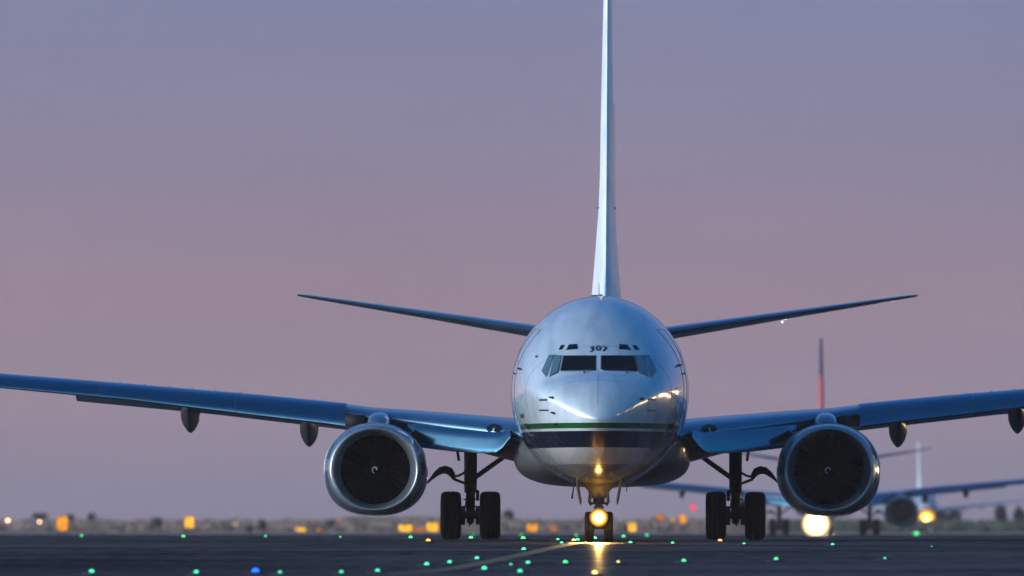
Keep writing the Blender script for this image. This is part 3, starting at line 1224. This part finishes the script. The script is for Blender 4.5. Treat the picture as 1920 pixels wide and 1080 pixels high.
skip = ('fleet_number', 'stencil_marking', 'radome_seam', 'taxi_lamp_glow', 'taxi_lamp_beam', 'gear_glint_light', 'tow_lever', 'pitot_probe', 'wiper', 'cabin_door', 'door_handle', 'skin_joint', 'vortex_generator', 'slat_joint', 'cowl_seam',
        'spiral_mark', 'tail_dot', 'taxi_light', 'gear_glint')
p2 = copy_tree(plane, None, {'livery_white': 'livery_plain', 'fin_white': 'fin_blue_red'}, skip)
p2.location = (19.52, 772, ground_z(790))
p2.rotation_euler = (0, 0, R(-.73))
tag(p2, 'distant airliner with blue and red tail fin, half hidden behind the engine on the right', 'airplane')
p3 = copy_tree(plane, None, {'livery_white': 'haze_pale', 'wing_sky_tint': 'haze_pale', 'slat_sky_tint': 'haze_pale', 'nacelle_paint': 'haze_pale'}, skip)
p3.location = ((1738 - 960) * 1880 / FPX, 1880, ground_z(1895))
p3.rotation_euler = (0, 0, R(.15))
tag(p3, 'faintest airliner, farthest back at right, showing as a round gold light with a pale fin', 'airplane')


def big_lamp(parent, loc, r, mat, name='taxi_light'):  # dish and lens oversized to stand in for the lamp's glare
    bm = bmesh.new()
    lathe(bm, [(.30, .3 * r), (.15, .8 * r), (0, r * 1.02), (-.04, r * 1.02), (-.04, r * .98), (0, r * .96)], (0, 0, 0), 'Y', 28)
    a = add_obj(name, bm, 'gear_light', parent)
    a.location = loc
    bm = bmesh.new()
    lathe(bm, [(-.16, .004), (-.15, .3 * r), (-.12, .6 * r), (-.08, .85 * r), (-.03, .97 * r)], (0, 0, 0), 'Y', 28)
    add_obj('lens', bm, mat, a)
    return a


big_lamp(p2, (-.72, 3.2, .70), .90, 'far_lamp_glare')
big_lamp(p3, (-.1, .05, .95), 1.6, 'farther_lamp_glare')
bm = bmesh.new()
lathe(bm, [(-.2, .02), (-.1, .2), (0, .22), (.1, .2), (.2, .02)], (-8.3, 18.0, 1.75), 'Y', 12)
add_obj('navigation_light', bm, 'nav_red', p2)
point_light('farther_lamp_beam', (0, -.6, 1.0), 60000, (1.0, .66, .25), .5, p3, (40, (R(88), 0, PI)))
point_light('far_lamp_beam', (0, 2.4, .7), 9000, (1.0, .88, .55), .3, p2, (60, (R(87), 0, PI)))

# ------------------------------------------------------------------ ground


def ground_sheet(name, x0, x1, rows, dz, mat, cols=2, kind='structure'):
    bm = bmesh.new()
    vr = []
    for D in rows:
        vr.append([bm.verts.new((x0 + (x1 - x0) * i / cols, D, ground_z(D) + dz)) for i in range(cols + 1)])
    for a, b in zip(vr, vr[1:]):
        for i in range(cols):
            bm.faces.new((a[i], a[i + 1], b[i + 1], b[i]))
    o = add_obj(name, bm, mat, smooth=True)
    return tag(o, kind=kind)


def asphalt(name, base, gl=0.05, rough=0.3):
    m = bpy.data.materials.new(name)
    m.use_nodes = True
    nt = m.node_tree
    nt.nodes.clear()
    t = N(nt, 'ShaderNodeTexCoord')
    mp = N(nt, 'ShaderNodeMapping')
    mp.inputs['Scale'].default_value = (.10, .055, 1)
    L(nt, t.outputs['Object'], mp.inputs[0])
    n1 = N(nt, 'ShaderNodeTexNoise')
    n1.inputs['Scale'].default_value = 1.0
    n1.inputs['Detail'].default_value = 6
    n1.inputs['Roughness'].default_value = .65
    L(nt, mp.outputs[0], n1.inputs['Vector'])
    mp2 = N(nt, 'ShaderNodeMapping')
    mp2.inputs['Scale'].default_value = (.9, .22, 1)
    L(nt, t.outputs['Object'], mp2.inputs[0])
    n2 = N(nt, 'ShaderNodeTexNoise')
    n2.inputs['Scale'].default_value = 3.0
    n2.inputs['Detail'].default_value = 8
    L(nt, mp2.outputs[0], n2.inputs['Vector'])
    mp3 = N(nt, 'ShaderNodeMapping')
    mp3.inputs['Scale'].default_value = (.045, .55, 1)
    mp3.inputs['Rotation'].default_value = (0, 0, .03)
    L(nt, t.outputs['Object'], mp3.inputs[0])
    n3 = N(nt, 'ShaderNodeTexNoise')
    n3.inputs['Scale'].default_value = 1.0
    n3.inputs['Detail'].default_value = 7
    n3.inputs['Roughness'].default_value = .7
    L(nt, mp3.outputs[0], n3.inputs['Vector'])
    mx = math_node(nt, 'ADD', math_node(nt, 'MULTIPLY', n1.outputs['Fac'], .35), math_node(nt, 'MULTIPLY', n2.outputs['Fac'], .25))
    mx = math_node(nt, 'ADD', mx, math_node(nt, 'MULTIPLY', n3.outputs['Fac'], .40))
    r = N(nt, 'ShaderNodeValToRGB')
    setramp(r, [(.40, tuple(c * .25 for c in base)), (.5, base), (.60, tuple(c * 2.4 for c in base))])
    L(nt, mx, r.inputs[0])
    # crossing joints between the paving lanes every 7.5 m
    sp_ = N(nt, 'ShaderNodeSeparateXYZ')
    L(nt, t.outputs['Object'], sp_.inputs[0])
    fr = math_node(nt, 'FRACT', math_node(nt, 'DIVIDE', math_node(nt, 'ADD', sp_.outputs['Y'], math_node(nt, 'MULTIPLY', sp_.outputs['X'], .22)), 11.5))
    jt = math_node(nt, 'LESS_THAN', fr, .07)
    mj = N(nt, 'ShaderNodeMixRGB', blend_type='MULTIPLY')
    L(nt, math_node(nt, 'MULTIPLY', jt, .45), mj.inputs[0])
    L(nt, r.outputs[0], mj.inputs[1])
    mj.inputs[2].default_value = (.25, .25, .25, 1)
    df = N(nt, 'ShaderNodeBsdfDiffuse')
    L(nt, mj.outputs[0], df.inputs[0])
    gs = N(nt, 'ShaderNodeBsdfGlossy')
    gs.inputs['Roughness'].default_value = rough
    mxs = N(nt, 'ShaderNodeMixShader')
    gm = N(nt, 'ShaderNodeMapRange')
    gm.inputs['From Min'].default_value = .40
    gm.inputs['From Max'].default_value = .60
    gm.inputs['To Min'].default_value = gl * .35
    gm.inputs['To Max'].default_value = gl * 1.8
    L(nt, mx, gm.inputs['Value'])
    L(nt, gm.outputs[0], mxs.inputs[0])
    L(nt, df.outputs[0], mxs.inputs[1])
    L(nt, gs.outputs[0], mxs.inputs[2])
    o = N(nt, 'ShaderNodeOutputMaterial')
    L(nt, mxs.outputs[0], o.inputs[0])
    MATS[name] = m


asphalt('asphalt', (.040, .022, .018), .095, .33)
asphalt('asphalt_dark', (.024, .018, .018), .05, .24)
asphalt('mirage_sheen', (.90, .72, .66), .5, .05)
pbr('dry_grass', (.16, .10, .06), .95, spec=.0, noise=(.05, .4))
pbr('yellow_paint', (.15, .085, .015), .6, noise=(1.5, .3))
pbr('white_paint', (.60, .60, .60), .6)

rows = [-1400, -800, -200, 0, 60, 120, 150] + list(range(170, 300, 5)) + [320, 360, 420, 500, 600, 700, 800, 900, 1000, 1075, 1150, 1250, 1400, 1500, 1700,
                                                                 1900, 2100, 2300, 2700, 3200]
ground_sheet('ground', -2500, 2500, rows, -0.03, 'dry_grass', 4)
ground_sheet('taxiway', -1500, 1500, [r for r in rows if -800 <= r <= 420], 0.0, 'asphalt', 8)
ground_sheet('taxiway_far', -1500, 1500, [r for r in rows if 420 <= r <= 1000], 0.0, 'asphalt_dark', 8)
ground_sheet('mirage_strip', -1500, 90, [1000, 1075, 1150], 0.0, 'mirage_sheen', 4)  # mirror-like strip added for the bright mirage line on the horizon

# painted centre line: runs under the nose wheel, then swings off to the left
cl = []
for px_, py_ in ((1076, 1019), (1040, 1027), (1000, 1036), (955, 1046), (905, 1056), (857, 1066), (810, 1072), (700, 1079)):
    cl.append(ground_at(px_, py_))
cl = [Vector((1.78, 262, ground_z(262)))] + [Vector((1.45, 254, ground_z(254)))] + cl
bm = bmesh.new()
prev = None
pts = []
for a, b in zip(cl, cl[1:]):
    for i in range(8):
        pts.append(a.lerp(b, i / 8))
pts.append(cl[-1])
sm = [sum((pts[max(0, min(len(pts) - 1, i + k))] for k in range(-5, 6)), Vector()) / 11 for i in range(len(pts))]
for i, p in enumerate(sm):
    d = (sm[min(i + 1, len(sm) - 1)] - sm[max(i - 1, 0)]).normalized()
    n_ = Vector((-d.y, d.x, 0)).normalized() * .16
    z = ground_z(p.y) + .006
    a, b = bm.verts.new((p.x - n_.x, p.y - n_.y, z)), bm.verts.new((p.x + n_.x, p.y + n_.y, z))
    if prev:
        bm.faces.new((prev[0], prev[1], b, a))
    prev = (a, b)
tag(add_obj('taxiway_centre_line', bm, 'yellow_paint'), kind='structure')

# ------------------------------------------------------------------ inset taxiway lights


def fixture(mat, r):
    bm = bmesh.new()
    lathe(bm, [(-.01, .15), (.004, .15), (.016, .12), (.022, .07), (.022, .002)], (0, 0, 0), 'Z', 16)
    return bm


light_px = [
    # px, py, material, radius, which
    (153, 1006, 'glow_green', .05), (344, 1008, 'glow_green', .05), (498, 1007, 'glow_green', .035), (638, 1009, 'glow_green', .025),
    (770, 1010, 'glow_green', .045), (888, 1003.4, 'glow_green', .055), (883, 1011, 'glow_green', .045), (977, 1004.2, 'glow_green', .05),
    (981, 1012, 'glow_green', .045), (1046, 1014, 'glow_green', .03), (1053, 1020.5, 'glow_teal', .03), (1080.5, 1005, 'glow_green', .05),
    (1083, 1015, 'glow_teal', .04), (1075.5, 1015.5, 'glow_yellow', .035), (1115, 1012, 'glow_teal', .045), (1169, 1008, 'glow_green', .05),
    (1182, 1020, 'glow_green', .035), (1213, 1005, 'glow_green', .06), (1261, 1021, 'glow_green', .03), (1395, 1022, 'glow_green', .025),
    (1561, 1024, 'glow_green', .03), (1659, 1050, 'glow_teal', .018), (1747, 1027, 'glow_teal', .012), (982, 1033, 'glow_teal', .035),
    (894, 1050, 'glow_teal', .03), (843, 1058, 'glow_teal', .03), (800, 1062, 'glow_teal', .032), (708, 1074, 'glow_teal', .028),
    (908, 1070, 'glow_teal', .034), (958, 1062, 'glow_teal', .018), (990, 1059, 'glow_teal', .03), (975, 1075, 'glow_teal', .03),
    (1060, 1058, 'glow_green', .032), (1159, 1057, 'glow_yellow', .02), (1282, 1055, 'glow_green', .03), (1455, 1052, 'glow_green', .03),
    (172, 1076, 'glow_teal', .032), (368, 1077, 'glow_teal', .03), (525, 1077, 'glow_teal', .022), (640, 1076.5, 'glow_teal', .024),
    (479, 1075, 'glow_blue', .045), (803, 1016.5, 'glow_orange', .045), (1350, 1016.5, 'glow_orange', .04), (1115, 1078, 'glow_yellow', .035),
    (1718, 1002.6, 'glow_green', .16),
]
near_of = {
    0: 'green light far left on the pavement, below the shrub with the orange sign',
    1: 'green light below the yellow sign on the left',
    2: 'small green light below the dark signs left of the left engine',
    3: 'faintest green light, just right of the small amber signs at left',
    4: 'green light between the left engine and the left main wheels',
    5: 'farther of two green lights seen between the left main wheels',
    6: 'nearer of two green lights seen between the left main wheels',
    7: 'farther of two green lights below the amber pair left of the nose wheel',
    8: 'nearer of two green lights below the amber pair left of the nose wheel',
    9: 'dim green light left of the nose wheel, beyond the painted line',
    10: 'dim teal light just left of where the painted line meets the nose wheel',
    11: 'green light above the yellow one beside the nose wheel',
    12: 'teal light touching the yellow one beside the nose wheel',
    13: 'yellow light among the green ones left of the nose wheel',
    14: 'teal light in front of the nose wheels, under the bright lamp',
    15: 'green light just right of the nose wheel below the amber sign',
    16: 'pale green light nearest right of the lit patch by the nose wheel',
    17: 'green light farther right of the nose wheel, at the pavement edge',
    18: 'small green light midway between the nose wheel and right main wheels',
    19: 'small green light below the outer right main wheel',
    20: 'green light below the right engine, beside the white glare',
    21: 'tiny teal light on dark pavement below the distant gold light',
    22: 'faintest teal dot on the pavement right under the distant gold light',
    23: 'teal light in the middle of the pavement left of the painted line top',
    24: 'teal light just above the painted line, right end of a row of three',
    25: 'teal light above the painted line, middle of a row of three',
    26: 'teal light above the painted line, left end of a row of three',
    27: 'teal light at the bottom edge, left of the painted line end',
    28: 'bright teal light just below the painted line',
    29: 'smallest teal light under the painted line',
    30: 'teal light right beside the smallest one under the painted line',
    31: 'teal light at the bottom edge below the painted line',
    32: 'pale green light on the pavement left of the lamp streak',
    33: 'small yellow light on the pavement inside the lamp streak',
    34: 'green light on open pavement right of the lamp streak',
    35: 'green light on open pavement left of the right engine glare',
    36: 'teal light at the bottom edge, leftmost in the photo',
    37: 'teal light at the bottom edge, left of the blue one',
    38: 'dim teal light at the bottom edge, right of the blue one',
    39: 'dim teal light at the bottom edge below the left engine',
    42: 'orange light in front of the inner right main wheel',
    41: 'orange light in front of the outer left main wheel',
    40: 'only blue light, at the bottom edge on the left',
    43: 'yellow light at the bottom edge, at the foot of the lamp streak',
    44: 'big green light beside the distant gold light',
}
for i, (px_, py_, mt, r_) in enumerate(light_px):
    p = ground_at(px_, py_)
    root = thing('taxiway_light', near_of[i], 'taxiway light', (p.x, p.y, p.z), 0, 'lights set in the pavement')
    add_obj('housing', fixture(mt, r_), 'post_dark', root)
    bm = bmesh.new()
    sc = 1.0
    vs = bmesh.ops.create_uvsphere(bm, u_segments=14, v_segments=8, radius=1.0)['verts']
    for v in vs:
        v.co = Vector((v.co.x * r_ * 1.15, v.co.y * r_ * 1.15, .022 + max(-.2, v.co.z) * r_ * 1.0 + .1 * r_))
    add_obj('lens', bm, mt, root)

# ------------------------------------------------------------------ lit and unlit airfield signs


def sign(px_, top, bot, w, mt, D, label, dark=False):
    base = ground_z(D)
    k = D / FPX
    x = (px_ - 960) * k
    zt, zb = CAMZ + (HOR - top) * k, CAMZ + (HOR - bot) * k
    ww = w * k
    root = thing('airfield_sign', label, 'airfield sign', (x, D, base), 0, None)
    zt -= base
    zb -= base
    zb = max(zb, .18)
    bm = bmesh.new()
    box(bm, (0, 0.1, (zt + zb) / 2), (ww, .2, zt - zb), bev=.03)
    add_obj('cabinet', bm, 'post_dark', root)
    if not dark:
        bm = bmesh.new()
        box(bm, (0, -.012, (zt + zb) / 2), (ww * .93, .02, (zt - zb) * .90), bev=.006)
        add_obj('lit_panel', bm, mt, root)
    for sx in (-.35, .35):
        bm = bmesh.new()
        tube(bm, [(sx * ww, .1, 0), (sx * ww, .1, zb + .02)], .035, 8)
        add_obj('leg', bm, 'post_dark', root)
    return root


sign(117, 967, 996, 20, 'sign_amber', 960, 'tall orange lit sign at far left beside a dark shrub')
sign(355, 968, 991, 17, 'sign_yellow', 970, 'yellow lit sign standing alone on the left')
sign(293, 971, 987, 20, 'sign_amber', 980, 'dark square box sign, unlit, left of the lone yellow sign', True)
sign(490, 974, 992, 15, 'sign_amber', 990, 'dark unlit sign right of a small white lamp', True)
sign(467, 986, 999, 13, 'sign_amber', 985, 'low dark unlit sign below a small white lamp', True)
sign(564, 990, 1000, 20, 'sign_yellow', 1040, 'low yellow lit sign at the pavement edge left of the left engine')
sign(598, 991, 1000, 12, 'sign_dim', 1045, 'dim reddish sign right of the low yellow one')
sign(760, 984, 1001, 26, 'sign_yellow', 930, 'broad yellow-orange lit sign below the left engine')
sign(785, 990, 1001, 26, 'sign_dim', 935, 'dim orange sign between two bright ones below the left engine')
sign(811, 980, 1001, 22, 'sign_yellow', 940, 'bright orange sign partly behind the outer left main wheel')
sign(998, 982, 1000, 20, 'sign_amber', 950, 'amber sign, left of a pair left of the nose wheel')
sign(1038, 985, 1000, 10, 'sign_dim', 955, 'narrow amber sign, right of a pair left of the nose wheel')
sign(1185, 980, 1001, 15, 'sign_yellow', 930, 'amber sign just right of the nose wheel')
sign(1238, 964, 977, 16, 'sign_dim', 1100, 'dim amber sign high in the scrub right of the nose wheel')
sign(1280, 965, 981, 12, 'sign_amber', 1100, 'small amber sign in the scrub left of the right main wheels')
sign(1172, 984, 1001, 9, 'sign_amber', 960, 'dark narrow sign touching the amber one right of the nose wheel', True)
for i, (px_, py_) in enumerate(((15, 977), (74, 979), (131, 980), (323, 983), (403, 982), (442, 984), (476, 984))):
    D = 1400
    b = at(px_, py_, D)
    gz = ground_z(D)
    lab = ['white lamp, leftmost on the horizon', 'white lamp under the flat dark tree', 'white lamp tucked beside the tall orange sign',
           'pinkish lamp left of the lone yellow sign', 'small faint lamp right of the lone yellow sign', 'faintest lamp, midway along the left horizon',
           'bright pale lamp above the low dark sign'][i]
    root = thing('lamp_post', lab, 'lamp', (b.x, D, gz), 0, 'lamps on the horizon')
    bm = bmesh.new()
    tube(bm, [(0, 0, 0), (0, 0, b.z - gz)], .05, 8)
    add_obj('pole', bm, 'post_dark', root)
    bm = bmesh.new()
    rr = .20 if i in (0, 3, 6) else .14
    lathe(bm, [(-rr, .02), (-rr * .6, rr * .8), (0, rr), (rr * .6, rr * .8), (rr, .02)], (0, 0, b.z - gz), 'Z', 12)
    add_obj('lamp_head', bm, 'lamp_white', root)

for px_, py_, m_, lab in ((655, 994, 'sign_amber', 'small amber lamp in the bushes right of the leftmost engine edge'),
                          (702, 995, 'sign_dim', 'dim amber lamp under the left engine'),
                          (635, 974, 'sign_dim', 'reddish lamp on the small bush left of the left engine'),
                          (965, 990, 'sign_dim', 'dim amber lamp under the dark tree by the left main wheels'),
                          (1020, 990, 'sign_dim', 'dim amber lamp between the amber pair of signs'),
                          (1215, 990, 'sign_dim', 'dim amber lamp between nose wheel and right main wheels, low'),
                          (1262, 975, 'sign_amber', 'small amber lamp between two high amber signs in the scrub')):
    D = 1250
    b = at(px_, py_, D)
    gz = ground_z(D)
    root = thing('marker_lamp', lab, 'lamp', (b.x, D, gz), 0, 'small amber lamps in the scrub')
    bm = bmesh.new()
    tube(bm, [(0, 0, 0), (0, 0, b.z - gz)], .05, 8)
    add_obj('pole', bm, 'post_dark', root)
    bm = bmesh.new()
    lathe(bm, [(-.2, .02), (-.12, .16), (0, .2), (.12, .16), (.2, .02)], (0, 0, b.z - gz), 'Z', 12)
    add_obj('lamp_head', bm, m_, root)

# ------------------------------------------------------------------ vegetation
random.seed(7)


def foliage_mat(name, c1, c2):
    m = bpy.data.materials.new(name)
    m.use_nodes = True
    nt = m.node_tree
    b = nt.nodes['Principled BSDF']
    t = N(nt, 'ShaderNodeTexCoord')
    n = N(nt, 'ShaderNodeTexNoise')
    n.inputs['Scale'].default_value = .35
    n.inputs['Detail'].default_value = 4
    L(nt, t.outputs['Object'], n.inputs['Vector'])
    r = N(nt, 'ShaderNodeValToRGB')
    setramp(r, [(.35, c1), (.65, c2)])
    L(nt, n.outputs['Fac'], r.inputs[0])
    L(nt, r.outputs[0], b.inputs['Base Color'])
    b.inputs['Roughness'].default_value = .9
    b.inputs['Specular IOR Level'].default_value = .1
    MATS[name] = m


foliage_mat('scrub_leaf', (.22, .15, .12), (.40, .28, .22))
foliage_mat('scrub_green', (.06, .075, .06), (.16, .16, .12))
foliage_mat('tree_leaf', (.018, .024, .022), (.045, .052, .042))


def leaf(bm, c, sz):
    u = Vector((random.uniform(-1, 1), random.uniform(-1, 1), random.uniform(-1, 1))).normalized()
    w = u.orthogonal().normalized()
    q = u.cross(w)
    a, b = w * sz, q * sz * random.uniform(.5, .9)
    bm.faces.new([bm.verts.new(c + p) for p in (a, b, -a, -b)])


def scrub(name, xa, xb, da, db, hmin, hmax, count, mat, sz=.16, label=None):
    bm = bmesh.new()
    nb = max(8, int(count / 60))
    for _ in range(nb):
        px_ = random.uniform(xa, xb)
        D = random.uniform(da, db)
        x = (px_ - 960) * D / FPX
        hh = hmin + (hmax - hmin) * random.random() ** 1.6
        wd = hh * random.uniform(.8, 1.6)
        for _ in range(60):
            a = random.uniform(0, 2 * PI)
            rr = math.sqrt(random.random())
            z = random.random() ** .8
            c = Vector((x + wd * rr * math.cos(a) * (1 - .5 * z), D + wd * rr * math.sin(a), ground_z(D) + z * hh))
            leaf(bm, c, sz * random.uniform(.5, 1.3))
    o = add_obj(name, bm, mat, smooth=False)
    return tag(o, label=label, kind='stuff')


scrub('scrub', -60, 640, 1180, 1650, .45, 1.25, 30000, 'scrub_leaf', .16)
scrub('scrub', 640, 960, 1180, 1600, .5, 1.6, 24000, 'scrub_leaf', .16)
scrub('scrub', 930, 1460, 1180, 1600, .5, 1.3, 24000, 'scrub_leaf', .16)
scrub('scrub', 1440, 2000, 1180, 1600, .4, 1.2, 34000, 'scrub_green', .18)


def tree(px_, base_py, top_py, wpx, D, label, trunk=.3, lean=0.0, n=900, flat=1.0):
    k = D / FPX
    x = (px_ - 960) * k
    gz = ground_z(D)
    zt = CAMZ + (HOR - top_py) * k - gz
    zb = max(0.25, CAMZ + (HOR - base_py) * k - gz)
    root = thing('tree', label, 'tree', (x, D, gz))
    bm = bmesh.new()
    tube(bm, [(lean * .8, 0, 0), (lean * .5, 0, zb * .5), (0, 0, zb), (0, 0, zt * .8)], [.16, .12, .09, .04], 8)
    for a in range(5):
        t = a * 1.26
        tube(bm, [(0, 0, zb * .9), (math.cos(t) * wpx * k * .3, math.sin(t) * .5, zb + (zt - zb) * .5)], [.06, .02], 6)
    add_obj('trunk', bm, 'bark', root)
    bm = bmesh.new()
    w = wpx * k / 2
    lumps = [(random.uniform(-.6, .6) * w, random.uniform(-.6, .6) * w, zb + (zt - zb) * random.uniform(.25, .75), random.uniform(.3, .55)) for _ in range(9)]
    for _ in range(n):
        cx, cy, cz, rr = random.choice(lumps)
        d = Vector((random.gauss(0, 1), random.gauss(0, 1), random.gauss(0, 1))).normalized() * random.random() ** .4
        c = Vector((cx + d.x * rr * w, cy + d.y * rr * w, cz + d.z * rr * (zt - zb) * .6))
        if c.z > .1:
            leaf(bm, c, .17 * random.uniform(.6, 1.3))
    add_obj('crown', bm, 'tree_leaf', root, smooth=False)
    return root


tree(72, 975, 961, 34, 1500, 'flat wide dark tree at the far left horizon')
tree(133, 978, 963, 17, 1500, 'small dark round tree right of the tall orange sign')
tree(172, 978, 962, 17, 1500, 'leaning small tree, second right of the tall orange sign', lean=.7)
tree(252, 990, 977, 9, 1400, 'tiny thin shrub left of the dark square box sign')
tree(953, 980, 956, 26, 1450, 'dark tree just right of the left main wheels')
tree(1877, 985, 945, 24, 1350, 'tall dark round tree under the wing at the far right')
tree(1912, 985, 945, 26, 1350, 'dark tree cut by the right edge of the photo')
tree(1770, 992, 955, 34, 1450, 'low dull tree right of the distant gold light')
tree(700, 992, 970, 60, 1500, 'wide dim bush under the left engine')
tree(1240, 990, 970, 60, 1500, 'wide dim bush behind the scrub right of the nose wheel')
tree(620, 1000, 974, 20, 1300, 'reddish small bush left of the left engine bottom')

# ------------------------------------------------------------------ hangars off to the right of the airliner: seen only mirrored in its nose paint
hangar = None
for i, (a, D, sc) in enumerate(((84, 260, .5), (96, 250, .55), (101, 250, .8), (112, 240, 1.0), (119, 240, 1.15), (126, 250, .9), (137, 250, .8), (146, 200, .9), (153, 180, .8), (160, 170, .7))):
    cx = 1.7 + math.sin(R(a)) * D
    cy = 252 - math.cos(R(a)) * D
    if hangar is None:
        hangar = thing('hangar', 'hangar with lit doors, mirrored as gold glints on the right cheek of the nose', 'hangar', (cx, cy, ground_z(cy)), R(a), 'hangars with lit doors')
        bm = bmesh.new()
        prof = [(-15, -.6), (-15, 9), (-10, 11.3), (0, 12.2), (10, 11.3), (15, 9), (15, -.6)]
        loft(bm, [[Vector((x, y, z)) for x, z in prof] for y in (0, -35)])
        add_obj('wall', bm, 'post_dark', hangar, smooth=False)
        for k in range(3):
            bm = bmesh.new()
            box(bm, (-8.4 + 8.4 * k, .08, 3.9), (7.2, .12, 6.2), bev=.03)
            add_obj('door', bm, 'hangar_light', hangar, smooth=False)
    else:
        f = copy_tree(hangar)
        f.location = (cx, cy, ground_z(cy))
        f.rotation_euler = (0, 0, R(a))
        f.scale = (sc, 1, sc)

# ------------------------------------------------------------------ the hazy evening air
HAZE = 0.00010
if HAZE:
    bm = bmesh.new()
    box(bm, (0, 900, 18), (5200, 4800, 41))
    hz = add_obj('haze', bm, 'post_dark', smooth=False)
    tag(hz, kind='stuff')
    m = bpy.data.materials.new('air')
    m.use_nodes = True
    nt = m.node_tree
    nt.nodes.clear()
    v = N(nt, 'ShaderNodeVolumePrincipled')
    v.inputs['Color'].default_value = (1.0, .84, .80, 1)
    v.inputs['Density'].default_value = HAZE
    v.inputs['Anisotropy'].default_value = 0.2
    o = N(nt, 'ShaderNodeOutputMaterial')
    L(nt, v.outputs[0], o.inputs['Volume'])
    hz.data.materials.clear()
    hz.data.materials.append(m)
